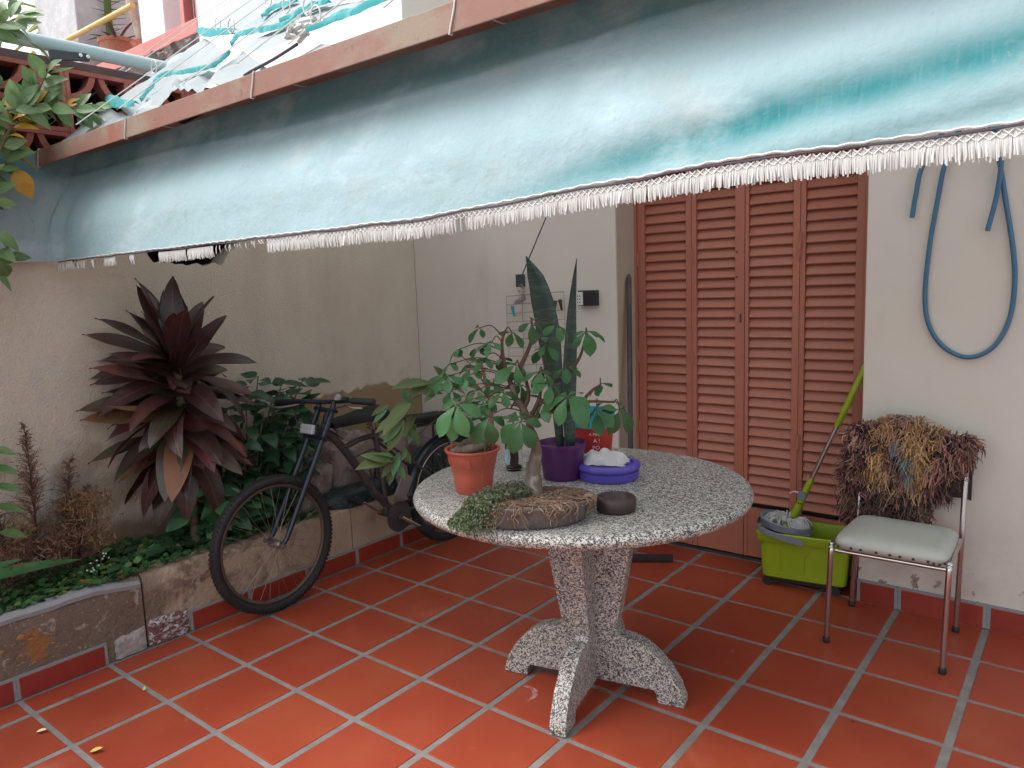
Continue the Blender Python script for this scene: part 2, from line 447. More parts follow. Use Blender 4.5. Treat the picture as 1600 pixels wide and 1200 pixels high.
for k, (x0, a, b_, x1) in enumerate(PAN):
    p = MB()
    zt = ZS0 + NSL * DZ
    p.box((x0, YD, 0.022), (a, YD + .038, 2.19)); p.box((b_, YD, 0.022), (x1, YD + .038, 2.19))
    p.box((a, YD + .004, 0.022), (b_, YD + .034, ZS0 - .012)); p.box((a, YD + .002, zt), (b_, YD + .036, 2.19))
    pan = p.build('shutter_panel', M['shutter'], house, bevel=0.0025)
    sm = slat_mesh(b_ - a - .002)
    for q in range(NSL):
        Mx = Matrix.Translation(((a + b_) / 2, YD + .014, ZS0 + .014 + (q + .5) * DZ)) @ Matrix.Rotation(rnd.gauss(0, .03), 4, 'X') @ Matrix.Rotation(rnd.gauss(0, .003), 4, 'Y')
        inst(sm, 'slat', pan, Mx)
    for z in (0.62, 1.02, 1.55) if k != 3 else (0.62, 1.60):
        hx = x0 + .004 if k in (0, 1, 3) else x1 - .002
        h = MB(); h.tube([(hx, YD - .006, z), (hx, YD - .006, z + .075)], 0.006, 8); h.box((hx - .012, YD - .004, z + .02), (hx + .012, YD + .001, z + .055))
        h.build('hinge', M['shutter'], pan, smooth=True)
    if k == 1:
        h = MB(); h.box((x1 - .022, YD - .003, 1.245), (x1 - .014, YD + .002, 1.29)); h.build('keyhole_plate', M['dark'], pan)
        for z in (1.475, 1.60):
            h = MB(); h.lathe([(0.0045, 0), (0.0045, .003)], (0, 0, 0), 10, cap=True)
            o = h.mesh('bolt_hole', M['dark']); inst(o, 'bolt_hole', pan, Matrix.Translation((b_ + .012, YD - .001, z)) @ Matrix.Rotation(pi / 2, 4, 'X'))
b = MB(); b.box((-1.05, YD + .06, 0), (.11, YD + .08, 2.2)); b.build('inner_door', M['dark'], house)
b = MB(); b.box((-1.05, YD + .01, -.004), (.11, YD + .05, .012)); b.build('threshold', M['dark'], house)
def skirting(parent, axis, a, c, face, h, jitter=.003):
    if axis == 'x':
        b = MB(); b.box((a, face - .011, 0.001), (c, face - .0005, h)); lo, hi = (a - .014, face - .009, 0.0), (c + .014, face - .0008, h + .010)
    else:
        b = MB(); b.box((face + .0005, a, 0.001), (face + .011, c, h)); lo, hi = (face + .0008, a - .011, 0.0), (face + .009, c + .011, h + .009)
    b.build('skirting_tile', M['skirt'], parent, bevel=0.003)
    return lo, hi
for i in range(0, 8):
    x0 = max(i * PU + .0135, .178); x1 = (i + 1) * PU - .0135
    q = MB(); q.box(*skirting(house, 'x', x0, x1, WY, 0.094)); q.build('skirting_grout', M['mortar'], house)
for i in range(-7, -3):
    x0 = max(i * PU + .0135, -2.13); x1 = min((i + 1) * PU - .0135, -1.075)
    if x1 > x0 + .03: q = MB(); q.box(*skirting(house, 'x', x0, x1, WY, 0.094)); q.build('skirting_grout', M['mortar'], house)

# ------------------------------------------------------------------ left garden wall
WX = -2.57
def top_z(y):
    base = 1.815
    d = 0
    if -0.52 < y < 0.12:
        t = (y + 0.52) / 0.64
        d = 0.185 * min(1, min(t / .16, (1 - t) / .30)) * (0.86 + .14 * sin(t * 3))
        d += nz(y * 22, 3) * .018 + nz(y * 60, 9) * .008
    return base - max(0, d)
gw = thing('garden_wall', 'rough cream stucco garden wall behind the planting bed, stained along its foot', 'wall', (WX, -1.0, 0))
ys = [-4.0 + i * 0.1 for i in range(33)] + [-0.7 + .01 * i for i in range(0, 91)] + [0.3 + .1 * i for i in range(11)]
ys = sorted(set(round(y, 3) for y in ys if y <= 1.30))
b = MB()
n = len(ys)
vs = []
for y in ys:
    vs += [(WX, y, 0), (WX, y, top_z(y)), (WX - .14, y, top_z(y) - .01), (WX - .14, y, 0)]
fs = []
for i in range(n - 1):
    a, c = i * 4, i * 4 + 4
    fs += [(a, c, c + 1, a + 1), (a + 1, c + 1, c + 2, a + 2), (a + 2, c + 2, c + 3, a + 3)]
fs += [(0, 1, 2, 3), tuple((n - 1) * 4 + k for k in (3, 2, 1, 0))]
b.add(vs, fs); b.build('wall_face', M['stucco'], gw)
b = MB(); b.box((WX - .13, -4.0, 1.822), (WX - .01, 1.30, 1.93)); b.build('wall_beam', M['stucco'], gw)

# pierced block screen on top of the wall
M['block'] = mat('red_painted_block', (0.36, 0.10, 0.075), 0.75, layers=[dict(scale=12, lo=0.5, hi=0.7, col=(0.42, 0.18, 0.14), fac=.7), dict(scale=40, lo=.6, hi=.7, col=(.22, .08, .06))], bumps=[dict(scale=80, str=.4, d=.004)])
scr = thing('block_screen', 'red pierced decorative block screen above the garden wall', 'wall', (-2.66, -1, 1.93))
S = 0.272
def block_mesh():
    b = MB(); h = S / 2; t = .018; dp = .04
    for lo, hi in (((-dp, -h, -h), (dp, h, -h + t)), ((-dp, -h, h - t), (dp, h, h)), ((-dp, -h, -h + t), (dp, -h + t, h - t)), ((-dp, h - t, -h + t), (dp, h, h - t))):
        b.box(lo, hi)
    for sy in (-1, 1):
        for sz in (-1, 1):
            R1, R0 = h - .004, h - .030
            k = 7
            pts = []
            for R_ in (R1, R0):
                pts.append([(sy * h - sy * R_ * cos(pi / 2 * q / k), sz * h - sz * R_ * sin(pi / 2 * q / k)) for q in range(k + 1)])
            poly = [(-dp + .006, y, z) for y, z in pts[0]] + [(-dp + .006, y, z) for y, z in pts[1][::-1]]
            kk = len(poly)
            vs = [Vector(p) for p in poly] + [Vector(p) + Vector((2 * dp - .012, 0, 0)) for p in poly]
            fs = []
            m_ = k + 1
            for q in range(k):
                fs += [(q, q + 1, kk - 2 - q, kk - 1 - q), (kk + q, 2 * kk - 1 - q, 2 * kk - 2 - q, kk + q + 1)]
            fs += [(i, kk + i, kk + (i + 1) % kk, (i + 1) % kk) for i in range(kk)]
            b.add(vs, fs)
    return b.mesh('screen_block', M['block'])
bmesh_ = block_mesh()
for r_ in range(2):
    for c_ in range(-9, 8):
        inst(bmesh_, 'screen_block', scr, Matrix.Translation((-2.66, -0.566 + S / 2 + c_ * (S + .002) * 1.0 - S / 2, 1.932 + S / 2 + r_ * (S + .002))))
# neighbour's unlit gallery behind the screen
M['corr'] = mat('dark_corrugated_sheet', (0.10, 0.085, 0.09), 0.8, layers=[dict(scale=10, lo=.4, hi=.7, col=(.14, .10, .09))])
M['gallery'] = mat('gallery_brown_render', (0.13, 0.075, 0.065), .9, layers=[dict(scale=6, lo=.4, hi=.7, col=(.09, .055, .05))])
gal = thing('neighbour_gallery', 'dark roofed gallery seen through the pierced red blocks', 'building', (-4, -1, 0))
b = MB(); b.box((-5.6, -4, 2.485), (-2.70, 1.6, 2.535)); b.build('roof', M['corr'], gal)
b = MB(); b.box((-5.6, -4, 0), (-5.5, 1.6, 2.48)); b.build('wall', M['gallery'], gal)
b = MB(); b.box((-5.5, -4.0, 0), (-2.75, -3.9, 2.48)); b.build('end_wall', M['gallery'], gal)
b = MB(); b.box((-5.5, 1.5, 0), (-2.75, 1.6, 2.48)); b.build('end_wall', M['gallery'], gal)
M['pipe'] = mat('pale_green_pipe_paint', (0.36, 0.47, 0.48), .45, layers=[dict(scale=8, lo=.5, hi=.7, col=(.42, .50, .50), fac=.6), dict(scale=50, lo=.66, hi=.72, col=(.22, .2, .18))])
pp = thing('pipe_rail', 'pale grey green pipe running above the red block screen', 'pipe', (-2.62, -1, 2.55))
b = MB(); b.tube([(-2.62, -4, 2.565), (-2.62, 1.28, 2.565)], .030, 14); b.build('pipe', M['pipe'], pp, smooth=True)
M['iron'] = mat('dark_grey_iron', (.06, .065, .075), .6, metal=.3)
M['bright'] = mat('bright_steel', (.75, .75, .76), .25, metal=1)
for y in (-.66, .5, -1.9):
    b = MB(); b.obox((-2.605, y - .02, 2.525), (.02, .16, .035), Matrix.Rotation(radians(8), 3, 'X')); br_ = b.build('bracket', M['iron'], pp, bevel=.004)
    for dy in (.03, .06):
        b = MB(); b.lathe([(0.001, .012), (.008, .008), (.010, 0)], (0, 0, 0), 10)
        inst(b.mesh('screw', M['bright']), 'screw', br_, Matrix.Translation((-2.594, y + dy - .01, 2.535)) @ Matrix.Rotation(pi / 2, 4, 'Y'))

# ------------------------------------------------------------------ planting bed
bed = thing('planter', 'low weathered masonry planting bed with red skirting tiles along its foot', 'planter', (-2.2, -0.9, 0))
PX = -2.146
def rough_block(y0, y1, z1, cracks=()):
    b = MB(); ny = max(2, int((y1 - y0) / .03)); nzv = 12
    def prof(u):
        # up the face, over the rounded edge, across the top and down inside
        L_ = [(0, 0), (0, z1 * .35), (0, z1 * .7), (.0, z1 - .022), (-.008, z1 - .008), (-.022, z1), (-.06, z1 + .002), (-.10, z1 - .002), (-.115, z1 - .02), (-.12, 0)]
        return L_
    L_ = prof(0)
    def fn(u, v):
        y = y0 + (y1 - y0) * u
        k = min(int(v * (len(L_) - 1) + 1e-6), len(L_) - 1)
        dx, z = L_[k]
        a = .006 if 0 < k < 9 else .003
        e = 1.0 if 0.001 < u < .999 else .4
        return (PX + dx + a * nz(y * 9, z * 9, 1) * e, y, max(0, z + (.007 * nz(y * 14, 5.5, dx * 9) if k > 2 and k < 9 else 0)))
    b.grid(fn, ny, len(L_) - 1)
    nv = (ny + 1)
    b.f.append([j * nv for j in range(len(L_))]); b.m.append(0)
    b.f.append([j * nv + ny for j in range(len(L_))][::-1]); b.m.append(0)
    return b
blk = rough_block(-3.4, -0.816, .312).build('wall_block', M['planter'], bed, smooth=True, sharp=50)
blk = rough_block(-0.808, 0.305, .318).build('wall_block', M['planter'], bed, smooth=True, sharp=50)
blk = rough_block(0.311, 1.30, .316).build('wall_block', M['planter'], bed, smooth=True, sharp=50)
# mortar capping on the near stretch
b = MB()
def capf(u, v):
    y = -3.4 + 2.58 * u
    prof = [(.006, .300), (.008, .317), (-.004, .330), (-.04, .333), (-.065, .326), (-.075, .31)]
    dx, z = prof[min(int(v * 5 + 1e-6), 5)]
    e = min(1, (1 - u) * 14)
    return (PX + dx + .004 * nz(y * 11, 2.2), y, z + .005 * nz(y * 16, 7.7, dx * 20) - (1 - e) * .03 - (max(0, nz(y * 6, 1.1)) * .03 if v > .7 else 0))
b.grid(capf, 130, 5); b.build('mortar_cap', M['mortar'], bed, smooth=True)
# bare patch where skirting tiles have come off
def lump(c, s, seed, name, m, parent, amp=.012):
    b = MB()
    nu, nv = 16, 10
    def fn(u, v):
        th = 2 * pi * u; ph = pi * v
        sx = sin(ph)
        def sg(q, e=.45): return math.copysign(abs(q) ** e, q)
        x, y, z = sg(sx * cos(th)) if sx > 1e-6 else 0, sg(sx * sin(th)) if sx > 1e-6 else 0, sg(cos(ph))
        k = 1 + amp * 10 * nz(x * 1.7 + seed, y * 1.7, z * 1.7)
        return (c[0] + x * s[0] / 2 * k, c[1] + y * s[1] / 2 * k, c[2] + z * s[2] / 2 * k)
    b.grid(fn, nu, nv)
    return b.build(name, m, parent, smooth=True, sharp=35)
b = MB()
def patch(y0, y1, h0, h1, seed, th=.008):
    q = MB()
    def fn(u, v):
        y = y0 + (y1 - y0) * u
        h = h0 + (h1 - h0) * u + .012 * nz(y * 30, seed)
        ed = min(1, min(u, 1 - u) * 9, (1 - v) * 6)
        return (PX + .003 + th * ed * (.7 + .6 * nz(y * 34, v * 6, seed)), y + .008 * nz(v * 7, seed, 3) * (1 if 0 < u < 1 else .4), .002 + v * h)
    q.grid(fn, 26, 10); return q
patch(-.945, -.818, .085, .10, 3).build('bare_plaster', M['plaster_raw'], bed, smooth=True)
patch(-.805, -.628, .115, .105, 8, .012).build('brick', M['brick_raw'], bed, smooth=True)
# ochre flakes of old paint
for k, (y, z, s_) in enumerate([(-1.335, .205, .05), (-1.30, .215, .035), (-1.27, .235, .05), (-1.235, .215, .032), (-1.28, .165, .035), (-1.275, .135, .035), (-1.235, .12, .03), (-1.165, .17, .03), (-1.155, .15, .022), (-1.17, .115, .02), (-1.26, .09, .02)]):
    q = MB()
    m_ = 11
    vs = [(PX + .0075, y, z)]
    for i in range(m_):
        a = 2 * pi * i / m_; r_ = s_ * (.42 + .75 * nz(cos(a) * 2 + k * 3, sin(a) * 2 + k)) * .62
        vs.append((PX + .0055, y + r_ * cos(a) * 1.1, z + r_ * sin(a) * .55))
    q.add(vs, [(0, i + 1, (i + 1) % m_ + 1) for i in range(m_)]); q.build('paint_flake', M['moss_paint'], bed)
for j in range(-9, 4):
    y0, y1 = j * PV + .0105, (j + 1) * PV - .0105
    y0 += -.0; 
    if j == -3:
        y0 = -.955; y1 = -.625; continue
    if j == 3: y1 = 1.285
    # joints follow the photographed skirting, which drifts from the floor grid
    q = MB(); q.box(*skirting(bed, 'y', y0 + (.03 if j == -2 else 0), y1, PX, .083)); q.build('skirting_grout', M['mortar'], bed)
# soil
b = MB(); b.grid(lambda u, v: (WX + .001 + (.424 - .11) * u, -3.4 + 4.69 * v, .262 + .02 * nz(u * 3, v * 40) + .035 * (1 - u)), 8, 120)
tag(b.build('soil', M['soil'], smooth=True), kind='structure')
# ------------------------------------------------------------------ awning
from mathutils.geometry import delaunay_2d_cdt
aw = thing('awning', 'faded teal cloth awning with rusty front bar and frayed white fringe', 'awning', (-0.6, -0.88, 2.06))
b = MB()
b.box((-2.56, -.887, 2.030), (1.9, -.881, 2.094)); b.box((-2.56, -.881, 2.088), (1.9, -.690, 2.094))
b.build('front_bar', M['rust_bar'], aw, bevel=.002)
M['tie'] = mat('pale_wire', (.55, .55, .53), .5)
for x in (-2.50, -1.73, -.955, -.185, .60):
    b = MB(); b.tube([(x + .012, -.889, 2.096), (x + .006, -.8895, 2.07), (x - .004, -.890, 2.04), (x - .010, -.888, 2.0275), (x - .010, -.8805, 2.0275), (x - .008, -.8785, 2.035), (x, -.8785, 2.075), (x + .006, -.86, 2.0855), (x + .010, -.72, 2.0855), (x + .012, -.702, 2.091), (x + .012, -.72, 2.0965), (x + .012, -.86, 2.0965)], .0022, 6, closed=True)
    b.build('wire_tie', M['tie'], aw, smooth=True)
M['valance'] = mat('faded_teal_canvas', (.5, .6, .65), .9, spec=.15, vert_col=True, trans=.06,
    layers=[dict(scale=55, lo=.64, hi=.72, col=(.20, .25, .26), x=(-.6, -1.4), fac=.7, stretch=(1, 1, .8)), dict(scale=22, lo=.62, hi=.70, col=(.22, .27, .28), x=(-.7, -1.7), fac=.55, stretch=(1, 1, .5)),
            dict(scale=30, lo=.56, hi=.75, col=(.22, .33, .35), fac=.28, stretch=(2.2, 1, .06), detail=6), dict(scale=90, lo=.45, hi=.75, col=(.20, .32, .34), fac=.18, stretch=(1.6, 1, .05)), dict(scale=3.2, lo=.5, hi=.72, col=(.52, .62, .66), fac=.5, stretch=(1, 1, 1.6)),
            dict(scale=70, lo=.64, hi=.70, col=(.26, .29, .29), fac=.45), dict(scale=5, lo=.55, hi=.72, col=(.36, .37, .35), fac=.4, detail=9), dict(scale=2.2, lo=.45, hi=.7, col=(.34, .47, .50), fac=.5, detail=6), dict(scale=4, lo=.45, hi=.7, col=(.40, .42, .42), z=(1.86, 1.98), x=(-1, -.2), fac=.5, detail=8)],
    bumps=[dict(scale=420, str=.4, d=.001), dict(scale=24, str=.4, d=.006, stretch=(1.4, 1, .15)), dict(scale=5, str=.6, d=.025), dict(scale=9, str=.25, d=.012, stretch=(.6, 1, 1.2))])
XC, YC0 = -2.50, -.915
def hem_z(x):
    z = 1.641 + .0035 * nz(x * 5, 1) + .002 * nz(x * 17, 4)
    if x > -.35: z += .036 * min(1, (x + .35) / .75)
    return z
def smooth01(t):
    t = max(0, min(1, t)); return t * t * (3 - 2 * t)
def stripe_d(x, z):
    return z - (1.648 + (x + .16) * .143 + .006 * sin(x * 5))
def val_y(x, z):
    zt = 2.087
    t = (zt - z) / .43
    y = -.712 - .155 * (.45 * max(0, t) + .55 * smooth01((t - .04) / .74))
    y += .010 * nz(x * 1.7, z * 3, 2) + .004 * nz(x * 7, z * 2, 5)
    k = smooth01((x + .25) / .8)
    d = stripe_d(x, z)
    y += k * (.008 * math.exp(-(d / .036) ** 2) - .003 * math.exp(-((d + .055) / .03) ** 2) + .004 * math.exp(-((d + .092) / .016) ** 2) - .004 * math.exp(-((d - .075) / .04) ** 2) + .003 * math.exp(-((d - .135) / .03) ** 2))
    # a seam line that lifts under the bar
    y -= .006 * math.exp(-((z - (1.985 + .02 * sin(x * 2.3))) / .008) ** 2)
    return y
def val_col(x, z):
    d = stripe_d(x, z) + .006 * nz(x * 14, z * 22)
    k = smooth01((x + .30) / .75)
    n_ = .88 + .22 * nz(x * 9, z * 9, 7)
    t = 1.05 * k * n_ * math.exp(-(d / (.019 + .021 * k)) ** 2) + .35 * k * math.exp(-((d + .075) / .018) ** 2) * n_
    t += .16 * (nz(x * 2.2, z * 5, 3) * .5 + .25)
    t += .55 * smooth01((z - 1.95) / .06)  # top strip darker: shade under the bar mixed into the cloth colour
    t = max(0, min(1, t))
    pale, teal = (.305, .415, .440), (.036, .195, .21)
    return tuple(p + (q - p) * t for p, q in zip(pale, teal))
b = MB()
NX, NZ = 560, 46
def val_pt(x, z):
    return (x, val_y(x, z), z)
vs, cs = [], []
xs = []
# u runs from the right end to the left corner and then round it towards the camera side
L1 = 1.75 - XC
L2 = .34
for j in range(NZ + 1):
    for i in range(NX + 1):
        s_ = (L1 + L2) * i / NX
        if s_ < L1:
            x = 1.75 - s_; zb = hem_z(x); z = 2.087 + (zb - 2.087) * j / NZ
            p = val_pt(x, z)
            # round the corner
            e = smooth01((XC + .10 - x) / .10) if x < XC + .10 else 0
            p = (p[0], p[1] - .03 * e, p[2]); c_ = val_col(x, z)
        else:
            q = s_ - L1; zb = hem_z(XC); z = 2.087 + (zb - 2.087) * j / NZ
            p0 = val_y(XC, z) - .03
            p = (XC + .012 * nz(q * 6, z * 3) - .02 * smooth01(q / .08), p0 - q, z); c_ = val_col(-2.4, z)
        vs.append(p); cs.append(c_)
fs = [(j * (NX + 1) + i, j * (NX + 1) + i + 1, (j + 1) * (NX + 1) + i + 1, (j + 1) * (NX + 1) + i) for j in range(NZ) for i in range(NX)]
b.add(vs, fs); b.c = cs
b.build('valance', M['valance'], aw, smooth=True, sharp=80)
# fringe
M['fringe'] = mat('white_cotton_fringe', (.54, .54, .52), .9, spec=.1, layers=[dict(scale=50, lo=.5, hi=.75, col=(.47, .45, .42), fac=.6), dict(scale=4, lo=.5, hi=.7, col=(.42, .40, .38), fac=.6)])
M['braid'] = mat('dark_braid_thread', (.07, .06, .075), .9)
def f_y(x): return val_y(x, hem_z(x)) - .004
fr = MB(); lace = MB()
x = 1.74
cl = 0; lean = 0
while x > -2.48:
    x -= .0025
    ok = 1; ln = .036
    if x < -.935:
        ok = 0
        if -1.262 < x < -1.005: ok = 1 if rnd.random() < .12 else 0; ln = .012 + .012 * rnd.random()
        if -1.42 < x < -1.262 or -1.61 < x < -1.435: ok = 1; ln = .034
        if -2.02 < x < -1.93 or -1.82 < x < -1.785 or -2.13 < x < -2.115: ok = 1; ln = .03
        if x < -2.2: ok = rnd.random() < .25; ln = .03
        if -.955 < x: ok = 1
    if -.222 < x < -.176 and rnd.random() < .75: ok = 0
    if cl <= 0:
        cl = rnd.randint(7, 16); lean = rnd.gauss(0, .0014); gap = rnd.random() < .5
        if gap: x -= .0012
    cl -= 1
    if not ok: continue
    z0 = hem_z(x) - .010; y0 = f_y(x)
    l_ = ln + rnd.gauss(0, .0022)
    a, c_ = rnd.gauss(0, .0006), rnd.gauss(0, .003)
    fr.tube([(x, y0, z0), (x + lean * .35 + a, y0 - .002, z0 - l_ * .4), (x + lean * .8 + a, y0 - .001 + c_ * .5, z0 - l_ * .75), (x + lean + a * 2, y0 + c_, z0 - l_)], [.0014, .0019, .0018, .0015], 5)
# heading: white bead, dark thread and looped lace
x = 1.74
bead, thr = [], []
while x > -2.45:
    z = hem_z(x); y = f_y(x)
    bead.append((x, y - .003, z + .001 + .0012 * sin(x * 160))); thr.append((x, y - .003, z - .0045 + .0015 * sin(x * 23)))
    x -= .01
fr.tube(bead[::1], .0026, 6)
lace.tube(thr, .0024, 5)
x = 1.72
while x > -1.9:
    z = hem_z(x) - .008; y = f_y(x) - .002
    if x > -.30 or (x > -1.0 and rnd.random() < .8) :
        w_ = .0065
        fr.tube([(x - w_, y, z), (x, y - .001, z - .006), (x + w_, y, z - .0115)], .0016, 4)
        fr.tube([(x + w_, y, z), (x, y - .001, z - .006), (x - w_, y, z - .0115)], .0016, 4)
    x -= .0155
fr.build('fringe', M['fringe'], aw, smooth=True, kind='stuff')
lace.build('dark_thread', M['braid'], aw, smooth=True)
b = MB()
for x0, l_ in ((-2.28, .03), (-2.31, .022)):
    b.tube([(x0, f_y(x0), hem_z(x0)), (x0 + .003, f_y(x0), hem_z(x0) - l_ * .5), (x0 - .012, f_y(x0), hem_z(x0) - l_)], [.002, .003, .001], 5)
b.build('loose_thread', M['braid'], aw)

EL = radians(38)
SN = Vector((0, -sin(EL), cos(EL)))
def SP(x, s, n=0):
    return Vector((x, -.84 + s * cos(EL), 2.09 + s * sin(EL))) + SN * n
M['cloth'] = mat('white_worn_awning_cloth', (.52, .58, .60), .85, spec=.1, trans=.48, layers=[dict(scale=40, lo=.68, hi=.72, col=(.30, .28, .25), fac=.7), dict(scale=5, lo=.5, hi=.75, col=(.40, .50, .54), fac=.6)],
    bumps=[dict(scale=9, str=.4, d=.03), dict(scale=300, str=.2, d=.001)])
M['teal_cloth'] = mat('unfaded_teal_cloth', (.05, .27, .28), .85, spec=.1, trans=.25, layers=[dict(scale=20, lo=.45, hi=.7, col=(.16, .42, .43))])
M['teal_dark'] = mat('old_teal_lining', (.03, .10, .11), .9)
def panel(poly, name, m, off, amp, seed, peak=None, step=.06, torn=None):
    pts = []
    k = len(poly)
    for i in range(k):
        a, c_ = Vector(poly[i]), Vector(poly[(i + 1) % k])
        m_ = max(1, int((c_ - a).length / (step * .6)))
        for q in range(m_):
            p = a + (c_ - a) * (q / m_)
            if torn and i in torn: p += Vector((nz(p.x * 45, p.y * 45, seed), nz(p.x * 45, p.y * 45, seed + 4))) * .018
            pts.append(p)
    ne = len(pts)
    x0, x1 = min(p.x for p in pts), max(p.x for p in pts); y0, y1 = min(p.y for p in pts), max(p.y for p in pts)
    y = y0
    inner = []
    while y < y1:
        x = x0
        while x < x1:
            inner.append(Vector((x + rnd.uniform(-.25, .25) * step, y + rnd.uniform(-.25, .25) * step))); x += step
        y += step
    r_ = delaunay_2d_cdt(pts + inner, [(i, (i + 1) % ne) for i in range(ne)], [], 1, 1e-5)
    vs = []
    for p in r_[0]:
        n_ = .6 * amp * (nz(p.x * 4, p.y * 4, seed) + .4 * nz(p.x * 10, p.y * 7, seed + 2))
        if peak:
            d = Vector(p) - Vector(peak)
            ang = math.atan2(d.y, d.x)
            n_ += min(1, d.length * 3) * amp * 1.3 * sin(ang * 11 + seed)
        vs.append(SP(p[0], p[1], off + n_))
    q = MB(); q.add(vs, [tuple(f) for f in r_[2]])
    return q.build(name, m, aw, smooth=True, sharp=120)
P1 = [(-2.75, 1.14), (-2.44, .975), (-2.19, .835), (-1.87, .685), (-1.75, .82), (-1.633, 1.051), (-1.30, .80), (-.834, .535), (-.72, .47), (-.35, .23), (-.1, .15), (.6, .06), (1.7, .06), (1.7, 2.62), (-3.2, 2.62), (-3.0, 1.8)]
panel(P1, 'roof_cloth', M['cloth'], .03, .012, 1, step=.12)
P2 = [(-2.75, 1.129), (-2.321, 0.858), (-1.982, 0.636), (-1.476, 0.294), (-1.436, 0.195), (-1.669, 0.262), (-1.929, 0.35), (-2.084, 0.395), (-1.961, 0.267), (-1.821, 0.131), (-1.826, 0.082), (-2.072, 0.168), (-2.38, 0.307), (-2.763, 0.49), (-2.755, 0.62), (-2.738, 0.758), (-2.735, 0.934)]
panel(P2, 'roof_cloth', M['cloth'], .0, .022, 2, peak=(-2.7, 1.1))
panel([(-2.763, 0.47), (-2.38, 0.290), (-2.072, 0.158), (-1.812, 0.063), (-1.798, 0.02), (-1.95, 0.012), (-2.268, 0.012), (-2.60, 0.08)], 'roof_cloth', M['cloth'], .0, .012, 3)
panel([(-2.002, 0.337), (-1.865, 0.207), (-1.669, 0.044), (-1.532, 0.018), (-1.80, .012), (-1.86, .09), (-1.96, .24)], 'roof_cloth', M['cloth'], .02, .012, 4, peak=(-2.0, .33))
panel([(-2.0, .33), (-1.66, .20), (-1.46, .07), (-1.53, .03), (-1.70, .10)], 'lining_cloth', M['teal_dark'], -.06, .01, 5)
P5 = [(-1.56, 0.428), (-1.464, 0.284), (-1.403, 0.169), (-1.63, 0.232), (-1.951, 0.323), (-1.66, 0.188), (-1.38, 0.065), (-1.294, 0.02), (-1.172, 0.02), (-1.088, 0.073), (-1.112, 0.14), (-1.168, 0.169), (-1.353, 0.291)]
panel(P5, 'roof_cloth', M['cloth'], .015, .016, 6, peak=(-1.55, .42))
panel([(-1.515, 0.417), (-1.234, 0.232), (-1.116, 0.149), (-1.15, .10), (-1.20, .17), (-1.38, .31)], 'lining_cloth', M['teal_dark'], -.03, .01, 7)
P6 = [(-1.515, 0.407), (-1.254, 0.232), (-1.136, 0.159), (-1.083, 0.16), (-1.02, 0.2), (-.95, 0.26), (-.80, .24), (-.66, .17), (-.60, .22), (-.75, .33), (-1.0, .42), (-1.303, 0.42)]
panel(P6, 'roof_cloth', M['cloth'], .035, .018, 8, torn=(0, 1, 2, 3, 4, 5, 6))
panel([(-1.825, 0.684), (-1.394, 0.413), (-1.141, 0.34), (-1.05, .40), (-.80, .36), (-.72, .46), (-.834, 0.545), (-1.30, .82), (-1.633, 1.06), (-1.741, 0.83)], 'roof_cloth', M['cloth'], .045, .02, 9)
panel([(-0.776, 0.30), (-0.548, 0.123), (-0.45, 0.150), (-0.366, 0.12), (-0.2, 0.10), (0.2, .06), (.2, .25), (-0.35, 0.262), (-0.719, 0.48), (-.80, .4)], 'roof_cloth', M['cloth'], .05, .015, 10, torn=(1, 2, 3))
panel([(-1.16, .012), (-1.03, .20), (-.97, .26), (-.79, .16), (-.60, .012)], 'roof_cloth', M['cloth'], -.02, .012, 11)
def strip(pts, w0, off, seed):
    P = bez([(p[0], p[1], 0) for p in pts], 8)
    q = MB()
    k = len(P)
    vs = []
    for i, p in enumerate(P):
        t = (P[min(i + 1, k - 1)] - P[max(i - 1, 0)]).normalized()
        nrm = Vector((-t.y, t.x))
        wd = w0 * (.35 + .65 * sin(pi * (i + .6) / k)) * (1 + .25 * nz(i * .4, seed))
        for e, h in ((-1, 0), (-.3, .010), (.4, .012), (1, -.004)):
            vs.append(SP(p.x + nrm.x * wd * e * .75, max(.012, p.y + nrm.y * wd * e), off + h + .006 * nz(i * .3, e, seed)))
    q.add(vs, [(i * 4 + j, i * 4 + j + 1, i * 4 + j + 5, i * 4 + j + 4) for i in range(k - 1) for j in range(3)])
    q.build('teal_fold', M['teal_cloth'], aw, smooth=True, sharp=120)
for i, (pts, w_) in enumerate([
    ([(-2.811, 0.519), (-2.439, 0.343), (-2.089, 0.178), (-1.774, 0.061)], .035), ([(-1.78, 0.09), (-1.94, 0.259), (-2.03, 0.374), (-1.724, 0.269), (-1.425, 0.186), (-1.463, 0.307)], .016),
    ([(-2.829, 1.19), (-2.441, 0.961), (-2.187, 0.823), (-1.864, 0.67)], .05), ([(-1.515, 0.368), (-1.64, 0.500), (-1.556, 0.487), (-1.335, 0.394), (-1.169, 0.34), (-1.099, 0.373)], .022),
    ([(-1.646, 0.659), (-1.688, 0.754), (-1.601, 0.74), (-1.467, 0.693)], .03), ([(-0.738, 0.106), (-0.701, 0.126), (-0.582, 0.095), (-0.506, 0.127)], .03),
    ([(-1.235, 0.387), (-1.134, 0.391), (-1.087, 0.412), (-0.965, 0.369)], .03), ([(-0.825, 0.33), (-0.785, 0.368), (-0.694, 0.365)], .02), ([(-.75, .05), (-.5, .06), (-.2, .10), (.1, .05)], .03)]):
    strip(pts, w_ * .8, .040 + .003 * i, i)
for x in (-3.0, -2.76, -2.16, -1.80, -1.36, -1.05, -.80, -.42, .0, .5, 1.0):
    b = MB(); b.tube([SP(x, .01, .06), SP(x * 1.0, 1.2, .085), SP(x, 2.62, .06)], .0022, 5); b.build('wire', M['tie'], aw)
